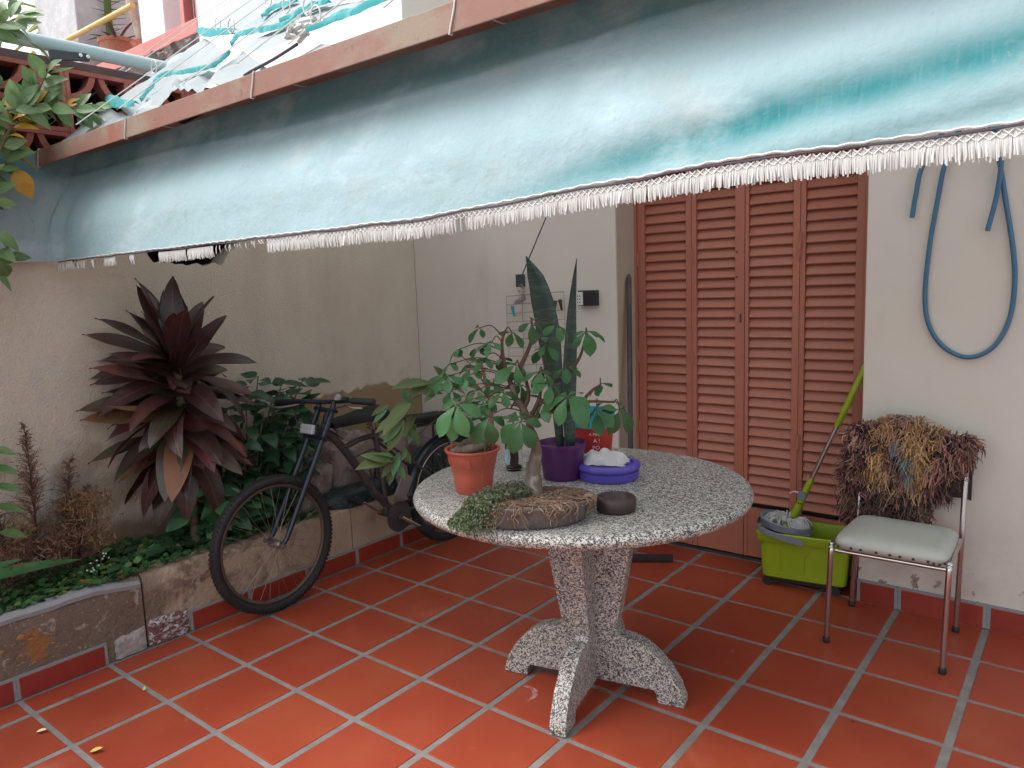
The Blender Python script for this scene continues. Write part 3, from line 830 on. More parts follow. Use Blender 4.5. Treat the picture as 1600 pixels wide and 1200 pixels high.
for x, s_ in ((-2.16, .44), (-1.80, .62), (-1.80, .85), (-1.36, .55), (-.80, .145), (-2.16, .83), (-1.05, .36)):
    b = MB(); c0 = SP(x, s_, .075)
    b.tube([c0 + Vector((cos(a) * .022, 0, sin(a) * .028)) for a in [2 * pi * i / 14 for i in range(14)]], .0025, 5, closed=True); b.build('ring', M['tie'], aw, smooth=True)
# knotted rag tied on the wire
b = MB()
for i in range(9):
    p = SP(-.884 + rnd.gauss(0, .03), .13 + rnd.gauss(0, .03), .06)
    b.tube(bez([p + Vector((rnd.uniform(-.045, .045), rnd.uniform(-.03, .03), rnd.uniform(-.015, .015))) for _ in range(4)], 4), .007, 6)
b.build('knotted_rag', M['fringe'], aw, smooth=True)
b = MB(); b.tube(bez([SP(-.90, .12, .03), SP(-1.0, .09, .02), SP(-1.06, .045, .02), SP(-1.07, .02, .02)], 5), .0045, 6); b.build('rag_end', M['braid'], aw, smooth=True)

# ------------------------------------------------------------------ the house beyond (upper left)
M['white_wall'] = mat('bright_white_render', (.80, .78, .77), .85, layers=[dict(scale=1.2, lo=.55, hi=.75, col=(.66, .62, .60), fac=.6, detail=8), dict(scale=5, lo=.64, hi=.72, col=(.45, .42, .40), fac=.5, detail=8, z=(4.9, 5.4))], bumps=[dict(scale=12, str=.4, d=.02)])
M['grey_wall'] = mat('grey_stained_render', (.52, .51, .52), .9, layers=[dict(scale=1.6, lo=.42, hi=.62, col=(.40, .39, .41), detail=8), dict(scale=8, lo=.6, hi=.7, col=(.65, .63, .62))], bumps=[dict(scale=14, str=.4, d=.02)])
M['pink'] = mat('salmon_red_paint', (.50, .17, .15), .8, layers=[dict(scale=2, lo=.45, hi=.7, col=(.55, .24, .21), fac=.7, detail=7)])
M['broken'] = mat('broken_concrete', (.20, .165, .15), .95, layers=[dict(scale=6, lo=.45, hi=.65, col=(.11, .09, .085)), dict(scale=12, lo=.62, hi=.68, col=(.4, .37, .34))], bumps=[dict(scale=9, str=1, d=.08)])
nb = thing('neighbour_house', 'white neighbour house with a salmon red terrace edge and grey pillar beyond the screen', 'house', (-8, 2.7, 0))
b = MB(); b.box((-7.11, 2.60, 0), (-2.75, 3.0, 8.0)); b.build('wall', M['white_wall'], nb, bevel=.01)
b = MB(); b.box((-13.5, 2.60, 4.40), (-7.112, 6.2, 4.56)); b.build('terrace_edge', M['pink'], nb, bevel=.01)
b = MB()
b.grid(lambda u, v: (-13.5 + 6.385 * u, 2.60 + .06 * nz(u * 40, v * 5) + .10 * v, 4.398 - .25 * v + .03 * nz(u * 60, v * 3, 4)), 150, 5)
b.build('broken_slab', M['broken'], nb, smooth=True)
b = MB(); b.box((-13.5, 2.72, 0), (-7.112, 3.0, 4.15)); b.build('lower_wall', M['broken'], nb)
b = MB(); b.box((-11.55, 2.66, 4.561), (-10.25, 3.9, 8)); b.build('pillar', M['grey_wall'], nb, bevel=.02)
b = MB(); b.box((-8.60, 2.70, 4.561), (-8.02, 3.3, 8)); b.build('pillar', M['white_wall'], nb, bevel=.02)
b = MB(); b.box((-8.02, 3.2, 4.561), (-7.35, 3.35, 8)); b.build('recess_wall', M['grey_wall'], nb)
b = MB(); b.box((-14, 5.4, 4.561), (-8, 5.6, 9)); b.build('terrace_wall', M['white_wall'], nb)
b = MB(); b.box((-7.50, 2.62, 4.561), (-7.42, 2.74, 8)); b.box((-7.18, 2.62, 4.561), (-7.113, 2.74, 8)); b.box((-7.42, 2.63, 5.2), (-7.18, 2.73, 5.27)); wf = b.build('window_frame', M['pink'], nb, bevel=.006)
b = MB(); b.box((-7.42, 2.75, 4.561), (-7.18, 2.78, 8)); b.build('window_pane', mat('dark_window_glass', (.05, .05, .06), .15), wf)
M['yellow'] = mat('ochre_yellow_rail', (.55, .38, .12), .6, layers=[dict(scale=6, lo=.4, hi=.7, col=(.60, .45, .22))])
b = MB(); b.tube([(-10.56, 2.6, 5.052), (-8.54, 2.6, 5.034)], .035, 10); b.tube([(-16, 2.6, 5.12), (-11.62, 2.6, 5.12)], .035, 10); rl = b.build('terrace_rail', M['yellow'], nb, smooth=True)
M['clay'] = mat('terracotta_clay', (.42, .17, .11), .8, objvar=.1, layers=[dict(scale=14, lo=.5, hi=.7, col=(.50, .27, .20), fac=.7)], bumps=[dict(scale=60, str=.2, d=.004)])
M['agave'] = mat('purple_green_leaf', (.14, .085, .09), .6, objvar=.25)
M['palm'] = mat('pale_palm_leaf', (.15, .20, .045), .6, objvar=.3, trans=.3)
def pot_prof(r0, r1, h, rim=.02, t=.008):
    return [(r0, 0), (r0 + (r1 - r0) * .85, h * .85), (r1 + rim * .3, h * .86), (r1 + rim * .5, h), (r1 - t, h), (r0 - t, h * .1)]
def spikes(parent, c, n_, L_, w_, m, up=(.3, 1.3), name='leaf'):
    for i in range(n_):
        a = i * 2.4 + rnd.random(); e = rnd.uniform(*up); l_ = L_ * rnd.uniform(.7, 1.1)
        d = Vector((cos(a) * cos(e), sin(a) * cos(e), sin(e)))
        q = MB(); k = 6
        side = d.cross(Vector((0, 0, 1))).normalized()
        vs = []
        for j in range(k + 1):
            t = j / k
            p = Vector(c) + d * l_ * t + Vector((0, 0, -l_ * .35 * t * t))
            ww = w_ * (1 - t) ** .7 * (.6 + t) + .001
            vs += [p - side * ww, p + Vector((0, 0, -ww * .4)), p + side * ww]
        q.add(vs, [f for j in range(k) for f in ((j * 3, j * 3 + 1, j * 3 + 4, j * 3 + 3), (j * 3 + 1, j * 3 + 2, j * 3 + 5, j * 3 + 4))])
        q.build(name, m, parent, smooth=True)
t = thing('potted_agave', 'terracotta pot with a dark spiky plant on the terrace edge, wide saucer under it', 'potted plant', (-9.75, 2.95, 4.56))
b = MB(); b.lathe([(.001, 0)] + pot_prof(.17, .235, .36), (-9.75, 2.95, 4.60), 28); b.build('pot', M['clay'], t, smooth=True)
b = MB(); b.lathe([(.001, 0), (.30, 0), (.37, .10), (.35, .10), (.28, .02), (.001, .02)], (-9.45, 2.95, 4.565), 28); b.build('saucer', M['clay'], t, smooth=True)
spikes(t, (-9.75, 2.95, 4.93), 11, .55, .035, M['agave'], up=(.0, 1.0))
t = thing('potted_shrub', 'grey brown pot with a green plant standing on the terrace beside the white pillar', 'potted plant', (-8.86, 2.95, 4.62))
M['greyclay'] = mat('dusty_clay', (.30, .19, .16), .85, layers=[dict(scale=10, lo=.4, hi=.7, col=(.42, .32, .28))])
b = MB(); b.lathe([(.001, 0)] + pot_prof(.16, .235, .50), (-8.86, 2.95, 4.72), 28); b.build('pot', M['greyclay'], t, smooth=True)
b = MB(); b.lathe([(.001, 0), (.20, 0), (.24, .06), (.22, .06), (.001, .03)], (-8.86, 2.95, 4.66), 24); b.build('saucer', M['clay'], t, smooth=True)
b = MB(); b.tube([(-8.86 + .2, 2.95, 4.57), (-8.86 + .1, 2.95, 4.66)], .012, 6); b.tube([(-9.06, 2.95, 4.57), (-8.96, 2.95, 4.66)], .012, 6); b.tube([(-8.86, 3.14, 4.57), (-8.86, 3.04, 4.66)], .012, 6); b.build('stand', M['iron'], t)
spikes(t, (-8.86, 2.95, 5.22), 14, .55, .05, M['palm'], up=(.5, 1.4))
t = thing('cactus', 'thin spiny cactus stem rising behind the grey pillar', 'cactus', (-10.1, 3.0, 4.56))
b = MB(); b.tube(bez([(-10.12, 3.05, 4.56), (-10.15, 3.05, 5.4), (-10.05, 3.05, 6.4)], 6), .05, 8); st = b.build('stem', M['palm'], t, smooth=True)
b = MB()
for i in range(60):
    z = 4.9 + i * .025; a = rnd.uniform(0, 6.28)
    b.tube([(-10.13, 3.05, z), (-10.13 + cos(a) * .24, 3.05 + sin(a) * .24, z + rnd.uniform(-.05, .1))], [.007, .002], 4)
b.build('spine', M['palm'], t, kind='stuff')
t = thing('palm', 'yellowing palm behind the terrace at the top left corner', 'palm', (-12.5, 3.4, 4.56))
b = MB(); b.tube([(-12.4, 3.4, 4.56), (-12.3, 3.4, 5.9)], .06, 8); b.build('trunk', M['broken'], t)
spikes(t, (-12.3, 3.4, 5.9), 26, 1.3, .06, M['palm'], up=(-.1, 1.2))
# ------------------------------------------------------------------ leaves
def leaf_verts(L_, W_, k=7, pw=.8, fold=.2, curl=.25, wave=0, tip=1.0, seed=0):
    vs, fs = [], []
    for j in range(k + 1):
        t = j / k
        w_ = W_ / 2 * max(0, sin(pi * min(1, t ** pw))) ** tip + (.0006 if 0 < j < k else 0)
        a = curl * t
        y = L_ * (sin(a) / curl if abs(curl) > 1e-3 else t); z = -L_ * ((1 - cos(a)) / curl if abs(curl) > 1e-3 else 0)
        wv = wave * W_ * sin(t * 9 + seed)
        for e in (-1, -.5, 0, .5, 1):
            vs.append((e * w_, y, z + abs(e) * w_ * fold + wv * abs(e) * (1 if e > 0 else -1)))
    for j in range(k):
        for i in range(4):
            fs.append((j * 5 + i, j * 5 + i + 1, j * 5 + i + 6, j * 5 + i + 5))
    return vs, fs
def leaf_me(m, L_, W_, **kw):
    b = MB(); b.add(*leaf_verts(L_, W_, **kw)); return b.mesh('leaf', m, smooth=True, sharp=100)
def rv(s=1): return Vector((rnd.gauss(0, s), rnd.gauss(0, s), rnd.gauss(0, s)))

M['leaf_bright'] = mat('bright_green_leaf', (.15, .26, .10), .4, objvar=.3, trans=.38, layers=[dict(scale=20, lo=.4, hi=.7, col=(.21, .31, .16), fac=.6)], vein=(.0022, (.28, .36, .16), 90))
M['leaf_yellow'] = mat('yellowed_leaf', (.55, .33, .045), .5, objvar=.15, trans=.3, layers=[dict(scale=18, lo=.5, hi=.7, col=(.50, .24, .03))])
M['twig'] = mat('green_brown_twig', (.13, .11, .06), .8)
M['leaf_dark'] = mat('dark_green_leaf', (.026, .075, .034), .42, objvar=.3, trans=.15, layers=[dict(scale=26, lo=.4, hi=.7, col=(.04, .10, .045), fac=.6)], vein=(.0018, (.07, .13, .06), 70))

# tall shrub at the near end of the bed, reaching over the bar
sh = thing('leafy_shrub', 'leafy green shrub with some yellow leaves reaching over the awning bar, upper left', 'shrub', (-2.40, -1.75, .26))
b = MB()
stems = [[(-2.40, -1.75, .25), (-2.40, -1.62, .9), (-2.38, -1.5, 1.5), (-2.36, -1.38, 2.0), (-2.34, -1.22, 2.45), (-2.33, -1.1, 2.75)],
         [(-2.36, -1.38, 2.0), (-2.36, -1.15, 2.15), (-2.38, -.95, 2.25), (-2.38, -.84, 2.42)], [(-2.38, -1.5, 1.5), (-2.36, -1.3, 1.75), (-2.38, -1.12, 1.95), (-2.40, -1.0, 2.05)],
         [(-2.36, -1.15, 2.15), (-2.34, -.98, 2.22), (-2.33, -.82, 2.24), (-2.35, -.73, 2.25)], [(-2.34, -1.22, 2.45), (-2.36, -1.05, 2.5), (-2.4, -.93, 2.58)],
         [(-2.36, -1.35, 1.80), (-2.38, -1.22, 1.86), (-2.40, -1.12, 1.88)], [(-2.38, -1.12, 1.95), (-2.36, -1.02, 2.15), (-2.4, -.90, 2.30)], [(-2.36, -1.38, 2.0), (-2.45, -1.2, 2.2), (-2.5, -1.03, 2.42)]]
curves = []
for s_ in stems:
    P = bez(s_, 6); curves.append(P)
    b.tube(P, [.014 * (1 - .75 * i / len(P)) if s_ is stems[0] else .006 * (1 - .6 * i / len(P)) for i in range(len(P))], 6)
b.build('branch', M['twig'], sh, smooth=True)
lm = [leaf_me(M['leaf_bright'], .110, .060, fold=.18, curl=.5, seed=1), leaf_me(M['leaf_bright'], .095, .055, fold=.22, curl=-.3, seed=2), leaf_me(M['leaf_bright'], .125, .055, fold=.15, curl=.8, seed=3)]
ly = [leaf_me(M['leaf_yellow'], .09, .042, fold=.3, curl=.7), leaf_me(M['leaf_yellow'], .075, .04, fold=.2, curl=1.1)]
for ci, P in enumerate(curves):
    n_ = 34 if ci else 40
    for i in range(n_):
        t = .25 + .75 * (i + rnd.random()) / n_ if ci else .42 + .58 * (i + rnd.random()) / n_
        k = min(len(P) - 2, int(t * (len(P) - 1)))
        p = P[k].lerp(P[k + 1], rnd.random())
        ax = (P[k + 1] - P[k]).normalized()
        a = i * 2.4 + rnd.uniform(-.4, .4)
        s1 = ax.cross(Vector((.3, .2, 1))).normalized(); s2 = ax.cross(s1)
        d = (s1 * cos(a) + s2 * sin(a) + ax * .6 + Vector((0, 0, .1))).normalized()
        low = p.z < 2.25
        me = rnd.choice(ly) if (rnd.random() < (.22 if low else .04)) else rnd.choice(lm)
        inst(me, 'leaf', sh, frame_m(p + d * .012, d, Vector((.55, -.65, .75)) + rv(.3)) @ Matrix.Scale(rnd.uniform(.6, 1.05), 4))
big = leaf_me(M['leaf_yellow'], .125, .075, fold=.15, curl=.6)
inst(big, 'leaf', sh, frame_m((-2.37, -1.02, 1.99), (.15, .25, -.9), (.7, -.6, .3)))

b = MB()  # extra leaves out of view, added to shade the valance's left end
b.mi = 0
for i in range(170):
    c_ = rnd.choice(((-2.35, -1.50, 2.2), (-2.2, -1.6, 2.35), (-2.4, -1.38, 1.9), (-2.15, -1.75, 2.1), (-2.3, -1.5, 1.8)))
    p = Vector(c_) + Vector((rnd.gauss(0, .15), rnd.gauss(0, .10), rnd.gauss(0, .20)))
    if p.y > -1.12 and p.z < 2.6: p.y = -1.12 - rnd.random() * .3
    if p.x < -2.52: p.x = -2.5
    q = rnd.random() * 6.28
    Mx = frame_m(p, (cos(q), sin(q), rnd.uniform(-.6, .3)), Vector((.5, -.6, .8)) + rv(.35))
    v, f = leaf_verts(.10, .052, k=4, curl=.5)
    b.add([Mx @ Vector(t) for t in v], f)
b.build('shade_foliage', M['leaf_bright'], sh, smooth=True, kind='stuff')
for (x, y, z) in ((-2.36, -1.12, 1.72), (-2.33, -1.13, 1.60)):
    for i in range(4):
        a = rnd.uniform(0, 6.28)
        inst(rnd.choice(lm), 'leaf', sh, frame_m(Vector((x, y, z)) + rv(.02), (cos(a) * .5, sin(a) * .6 + .2, rnd.uniform(-.7, .3)), Vector((.6, -.6, .6)) + rv(.2)) @ Matrix.Scale(.9, 4))

# ------------------------------------------------------------------ red cordyline
M['cord'] = [mat('maroon_leaf', (.044, .020, .018), .38, objvar=.4, layers=[dict(scale=9, lo=.45, hi=.7, col=(.058, .028, .025), fac=.8)], trans=.06, vein=(.0035, (.15, .055, .05), 40)),
             mat('bronze_leaf', (.055, .032, .022), .38, objvar=.35, layers=[dict(scale=7, lo=.45, hi=.65, col=(.045, .055, .022))], trans=.06, vein=(.0035, (.10, .06, .04), 40)),
             mat('pink_edged_leaf', (.13, .040, .032), .4, objvar=.35, layers=[dict(scale=7, lo=.42, hi=.62, col=(.06, .022, .028))], trans=.06, vein=(.0035, (.20, .06, .055), 40)),
             mat('drying_tan_leaf', (.20, .095, .045), .6, objvar=.25, layers=[dict(scale=9, lo=.5, hi=.7, col=(.10, .045, .03))])]
co = thing('cordyline', 'large dark maroon cordyline with drooping sword leaves against the stucco wall', 'plant', (-2.36, -.45, .27))
b = MB(); stem = bez([(-2.36, -.44, .22), (-2.345, -.46, .55), (-2.33, -.475, .9), (-2.33, -.475, 1.22)], 6)
b.tube(stem, [.022 - .006 * i / len(stem) for i in range(len(stem))], 10); b.build('stem', M['twig'], co, smooth=True)
cm = {}
for mi, m_ in enumerate(M['cord']):
    cm[mi] = [leaf_me(m_, .38, .108, k=10, pw=.92, fold=.16, curl=c_, wave=.05, seed=c_ * 3, tip=.72) for c_ in (.45, 1.0, 1.6)]
N = 118
for i in range(N):
    t = (i / (N - 1)) ** 1.2
    z = .80 + .40 * t
    k = min(len(stem) - 2, int((z - .22) / 1.0 * (len(stem) - 1)))
    p = Vector((stem[k].x, stem[k].y, z))
    a = i * 2.39996 + rnd.gauss(0, .25)
    e = radians(-42 + 62 * t / .65) if t < .65 else radians(20 + 48 * (t - .65) / .35)
    e += rnd.gauss(0, .34)
    d = Vector((cos(a) * cos(e), sin(a) * cos(e), sin(e)))
    L_ = rnd.uniform(.82, 1.12)
    if d.x < 0:   # the wall behind turns the leaves along itself
        room = .19
        if -d.x * .38 * L_ > room: d.x = -room / (.38 * L_); d.y += math.copysign(.45, d.y); d.normalize()
    q = rnd.random()
    mi = (0 if q < .85 else 2) if t > .6 else (0 if q < .46 else 1 if q < .74 else 2 if q < .95 else 3)
    me = cm[mi][0 if t > .8 else rnd.choice((0, 1, 1, 2))]
    tc = (Vector((.971, -2.176, 1.473)) - p).normalized()
    upn = Vector((0, 0, 1)) + Vector((cos(a), sin(a), 0)) * (.7 if e < 0 else -.4) + tc * .55 + rv(.25)
    inst(me, 'leaf', co, frame_m(p, d, upn) @ Matrix.Scale(L_, 4))
# the broad young leaves at the top
for (dx, dy, dz, s_, mi) in ((.05, -.10, 1, .78, 2), (-.05, .05, 1, .74, 0), (.12, .16, 1, .66, 0), (.10, .42, .95, .62, 2), (.1, -.02, 1, .7, 0)):
    me = leaf_me(M['cord'][mi], .40, .135, k=9, pw=1.15, fold=.12, curl=.25, tip=.75)
    inst(me, 'leaf', co, frame_m((-2.325, -.475, 1.15), (dx, dy, dz), (.8, -.6, .15)) @ Matrix.Scale(s_, 4))
# the long dry one that sticks out on the left
inst(leaf_me(M['cord'][3], .30, .055, k=8, fold=.4, curl=-.5), 'leaf', co, frame_m((-2.33, -.56, .98), (.2, -1, -.02), (.5, 0, 1)))
inst(cm[0][0], 'leaf', co, frame_m((-2.34, -.48, 1.18), (0, -.8, .85), (.4, .5, .4)))

# ------------------------------------------------------------------ dark green shrub behind the bicycle
ds = thing('broadleaf_shrub', 'dark green broad leaved shrub between the maroon cordyline and the bicycle', 'shrub', (-2.38, -.1, .27))
dl = [leaf_me(M['leaf_dark'], .13, .085, k=7, pw=.62, fold=.16, curl=.5, tip=.8), leaf_me(M['leaf_dark'], .11, .07, k=7, pw=.65, fold=.2, curl=.8), leaf_me(M['leaf_dark'], .145, .085, k=7, pw=.6, fold=.1, curl=.25)]
sb = MB()
tips = []
for (x, y, z) in [(-2.40, -.02, 1.06), (-2.36, -.12, 1.0), (-2.38, .10, 1.0), (-2.40, .20, .99), (-2.42, .26, 1.0), (-2.33, -.05, .88), (-2.36, .07, .86), (-2.30, -.2, .75), (-2.28, -.02, .70), (-2.28, .05, .80), (-2.42, .12, .75), (-2.25, -.35, .52), (-2.22, -.28, .58), (-2.20, -.18, .56), (-2.22, -.10, .50), (-2.24, -.33, .45), (-2.22, -.22, .42), (-2.26, .02, .55), (-2.30, .15, .62), (-2.34, .1, .5), (-2.36, -.1, .62), (-2.42, .0, .8), (-2.24, -.40, .42), (-2.20, -.30, .40), (-2.20, -.24, .50), (-2.30, -.38, .60), (-2.36, -.28, .68), (-2.42, -.2, .9), (-2.38, .04, .94), (-2.33, .0, .72), (-2.40, .18, .88), (-2.36, .16, .70), (-2.28, -.12, .64)]:
    c_ = bez([(-2.38, -.1, .25), ((x - 2.38) / 2, (y - .1) / 2 - .02, .25 + (z - .25) * .6), (x, y, z)], 5)
    sb.tube(c_, [.006 - .003 * i / len(c_) for i in range(len(c_))], 5)
    for i in range(11):
        p = Vector((x, y, z)) + Vector((0, 0, -.028 * i * .6)) + rv(.012)
        a = i * 2.4 + rnd.random()
        e = rnd.uniform(-.35, .35) - .06 * i + .2
        d = Vector((cos(a) * cos(e), sin(a) * cos(e), sin(e)))
        if p.x + d.x * .13 < WX + .02: d.x = abs(d.x) * .4
        tip_ = p + d * .16
        if min(tip_.z, p.z) < .38 and max(tip_.x, p.x) > -2.275: continue
        inst(rnd.choice(dl), 'leaf', ds, frame_m(p + d * .03, d, Vector((.25, -.25, 1)) + rv(.2)) @ Matrix.Scale(rnd.uniform(.62, 1.0), 4))
sb.build('stem', M['twig'], ds, smooth=True)
M['leaf_mid'] = mat('mid_green_leaf', (.045, .135, .05), .42, objvar=.25, trans=.2, vein=(.0018, (.10, .20, .09), 70))
ml = [leaf_me(M['leaf_mid'], .14, .085, k=7, pw=.62, fold=.16, curl=.6, tip=.8), leaf_me(M['leaf_mid'], .12, .07, k=7, pw=.65, fold=.2, curl=.9)]
for i in range(40):
    p = Vector((rnd.uniform(-2.32, -2.16), rnd.uniform(-.50, -.16), rnd.uniform(.40, .60))); a = rnd.uniform(-2.6, .6)
    d = Vector((cos(a), sin(a), rnd.uniform(-.45, .15)))
    if p.z < .47 and p.x + d.x * .13 > -2.27: d.x = -abs(d.x); p.x -= .08
    inst(rnd.choice(ml), 'leaf', ds, frame_m(p, d, Vector((.45, -.5, .8)) + rv(.2)) @ Matrix.Scale(rnd.uniform(.65, 1.0), 4))
for (y, z) in ((.06, .62), (.12, .56), (.09, .68), (.17, .6)):
    for i in range(3):
        a = rnd.uniform(0, 6.28); inst(dl[1], 'leaf', ds, frame_m((-2.22, y, z), (cos(a) * .5, sin(a), -.25), (.3, -.2, 1)) @ Matrix.Scale(.6, 4))

# long strap leaves at the near end of the bed
M['strap'] = mat('mid_green_strap_leaf', (.05, .145, .045), .4, objvar=.2, trans=.15, layers=[dict(scale=12, lo=.4, hi=.7, col=(.07, .17, .06))])
sp = thing('strap_leaf_plant', 'strap leaved green plant arching in from the left over the ground cover', 'plant', (-2.33, -1.75, .27))
for d, s_, p, me_ in (((.05, 1, .10), 1.0, (-2.33, -1.66, .42), .55), ((.06, 1, .02), .9, (-2.30, -1.66, .36), .8), ((.3, .8, .5), .8, (-2.34, -1.72, .35), 1.1), ((-.1, .9, .6), .9, (-2.4, -1.7, .35), 1.0), ((.4, -.8, .5), .9, (-2.33, -1.75, .35), .9)):
    inst(leaf_me(M['strap'] if me_ != .8 else M['leaf_dark'], .70, .075, k=12, pw=.9, fold=.35, curl=me_ * .5, tip=.6), 'leaf', sp, frame_m(p, d, (.4, -.2, 1)) @ Matrix.Scale(s_, 4))
# small toothed leaves poking in at the left edge
fp = thing('nettle_plant', 'bright green toothed leaves at the left edge beside the dry weeds', 'plant', (-2.25, -1.32, .27))
b = MB(); b.tube(bez([(-2.25, -1.32, .26), (-2.24, -1.29, .6), (-2.23, -1.25, .95)], 6), .004, 6); b.build('stem', M['twig'], fp, smooth=True)
for z in (.62, .72, .80, .87, .94):
    for a in (.9, 1.6, 2.4, 4.5):
        inst(lm[0], 'leaf', fp, frame_m((-2.235, -1.265, z), (cos(a) * .6, sin(a), -.15), (.3, -.3, 1)) @ Matrix.Scale(.85, 4))

# dry weeds
M['dry'] = mat('dry_brown_stalk', (.15, .085, .06), .95, spec=.1, vert_col=True)
dw = thing('dry_weed', 'dead brown feathery weeds standing in the bed before the stained wall', 'weed', (-2.42, -1.1, .27))
b = MB()
def feather(base, top, n_, w_, cols):
    base, top = Vector(base), Vector(top)
    b.cc = (.07, .04, .03); b.tube([base, base.lerp(top, .5) + rv(.008), top], [.004, .003, .001], 5)
    for i in range(n_):
        t = rnd.uniform(.12, 1); p = base.lerp(top, t)
        d = rv(1); d.z = abs(d.z) * .8 + .25; d.normalize(); l_ = w_ * (1.15 - t) * rnd.uniform(.4, 1.2)
        q = p + d * l_
        if q.x < WX + .012: q.x = WX + .012
        b.cc = rnd.choice(cols); b.tube([p, p.lerp(q, .5) + Vector((0, 0, .006)), q], [.0016, .0012, .0006], 3, cap=False)
        for k in range(4):
            s_ = p.lerp(q, rnd.uniform(.3, 1)); b.tube([s_, s_ + rv(.009)], [.0013, .0005], 3, cap=False)
br1 = [(.16, .09, .065), (.11, .06, .045), (.20, .12, .09), (.09, .055, .05)]
br2 = [(.27, .16, .08), (.22, .12, .055), (.33, .21, .12), (.16, .09, .05)]
br3 = [(.22, .11, .075), (.17, .085, .06), (.28, .16, .12)]
feather((-2.44, -1.08, .27), (-2.46, -1.07, .98), 300, .16, br1)
feather((-2.46, -1.0, .27), (-2.5, -.90, .80), 170, .16, br1)
feather((-2.42, -1.2, .27), (-2.45, -1.22, .78), 160, .16, br1)
feather((-2.47, -.95, .27), (-2.5, -.84, .66), 130, .13, br1)
for c_, n_, cl in (((-2.43, -1.14, .56), 130, br2), ((-2.44, -.92, .60), 220, br2), ((-2.43, -.85, .60), 160, br2), ((-2.40, -.98, .50), 160, br3), ((-2.40, -1.2, .47), 160, br3), ((-2.38, -1.07, .46), 120, br3), ((-2.40, -.86, .48), 110, br2)):
    for i in range(n_):
        d = rv(1).normalized(); r_ = .075 * rnd.random() ** .4
        p = Vector(c_) + d * r_; p.x = max(p.x, WX + .012)
        b.cc = rnd.choice(cl); b.tube([p, p + rv(.010), p + rv(.018) + Vector((0, 0, -.008))], [.002, .0018, .0006], 3, cap=False)
    b.cc = (.10, .06, .04); b.tube([(c_[0], c_[1], .26), c_], .0025, 4)
b.build('dead_stalk', M['dry'], dw, kind='stuff')

# ground cover
M['cover'] = mat('clover_leaf', (.05, .12, .035), .55, spec=.3, vert_col=True, trans=.2)
b = MB()
def disc(p, r_, nrm, colr):
    nrm = nrm.normalized(); a = nrm.cross(Vector((.2, 1, .1))).normalized(); c_ = nrm.cross(a)
    b.cc = colr
    rot = rnd.uniform(0, 6.28)
    b.add([p - nrm * r_ * .15] + [p + (a * cos(rot + q * pi / 3.5) + c_ * sin(rot + q * pi / 3.5)) * r_ * (1 if q else .55) for q in range(7)], [(0, q + 1, (q + 1) % 7 + 1) for q in range(7)])
for i in range(5200):
    y = rnd.uniform(-2.6, .15) if i % 5 else rnd.uniform(-.1, 1.28)
    u = rnd.random()
    x = WX + .02 + .385 * u
    if y > .05 and rnd.random() < .6: continue
    lush = .5 + .5 * nz(x * 7, y * 5, 2)
    z = .275 + (.012 + .085 * lush) * rnd.random() ** .6 * (1 if y < .1 else .5) + .02 * (1 - u)
    if u > .93: z = max(z, .33) ; z = .335 + .012 * rnd.random()
    v = rnd.random()
    c_ = (.045, .115, .035) if v < .6 else (.03, .085, .03) if v < .82 else (.10, .16, .05) if v < .95 else (.24, .24, .06)
    if v > .99: c_ = (.4, .2, .05)
    k = rnd.uniform(.7, 1.2); c_ = tuple(q * k for q in c_)
    disc(Vector((x, y, z)), rnd.uniform(.008, .019), Vector((rnd.gauss(.25, .35), rnd.gauss(-.2, .35), 1)), c_)
for i in range(12):
    disc(Vector((-2.28 + rnd.gauss(0, .03), -.93 + rnd.gauss(0, .06), .385 + rnd.uniform(-.02, .03))), .0042, Vector((.5, -.5, .6)), (.5, .55, .5))
gc = tag(b.build('ground_cover', M['cover']), 'low clover and mixed green ground cover in the bed', 'ground cover', kind='stuff')
# small broad herbs nearer the shrub
hb = thing('herb_clump', 'clump of fresh green herbs at the foot of the maroon cordyline', 'plant', (-2.3, -.5, .28))
for i in range(46):
    p = Vector((rnd.uniform(-2.5, -2.22), rnd.uniform(-.85, -.28), .31 + rnd.random() * .06)); a = rnd.uniform(0, 6.28)
    inst(rnd.choice(lm[:2]) if rnd.random() < .5 else rnd.choice(dl), 'leaf', hb, frame_m(p, (cos(a), sin(a), rnd.uniform(0, .6)), Vector((.2, -.3, 1)) + rv(.2)) @ Matrix.Scale(rnd.uniform(.4, .7), 4))

# rubble and wrapped bundle behind the bicycle
M['rubble'] = mat('pale_rubble', (.26, .20, .18), .9, layers=[dict(scale=9, lo=.45, hi=.62, col=(.15, .11, .10)), dict(scale=22, lo=.62, hi=.7, col=(.40, .35, .32))], bumps=[dict(scale=18, str=.9, d=.03)], objvar=.15)
def rock(name, label, c, s, seed, m, amp=.02, cat='rubble', group=None):
    b = MB()
    def fn(u, v):
        th = 2 * pi * u; ph = pi * v; d = Vector((sin(ph) * cos(th), sin(ph) * sin(th), cos(ph)))
        d2 = Vector([math.copysign(abs(q) ** .6, q) for q in d])
        k = 1 + amp * 12 * nz(d.x * 1.6 + seed, d.y * 1.6, d.z * 1.6) + amp * 3 * nz(d.x * 5 + seed, d.y * 5, d.z * 5)
        return (c[0] + d2.x * s[0] / 2 * k, c[1] + d2.y * s[1] / 2 * k, c[2] + d2.z * s[2] / 2 * k)
    b.grid(fn, 22, 12)
    return tag(b.build(name, m, None, smooth=True, sharp=40), label, cat, group)
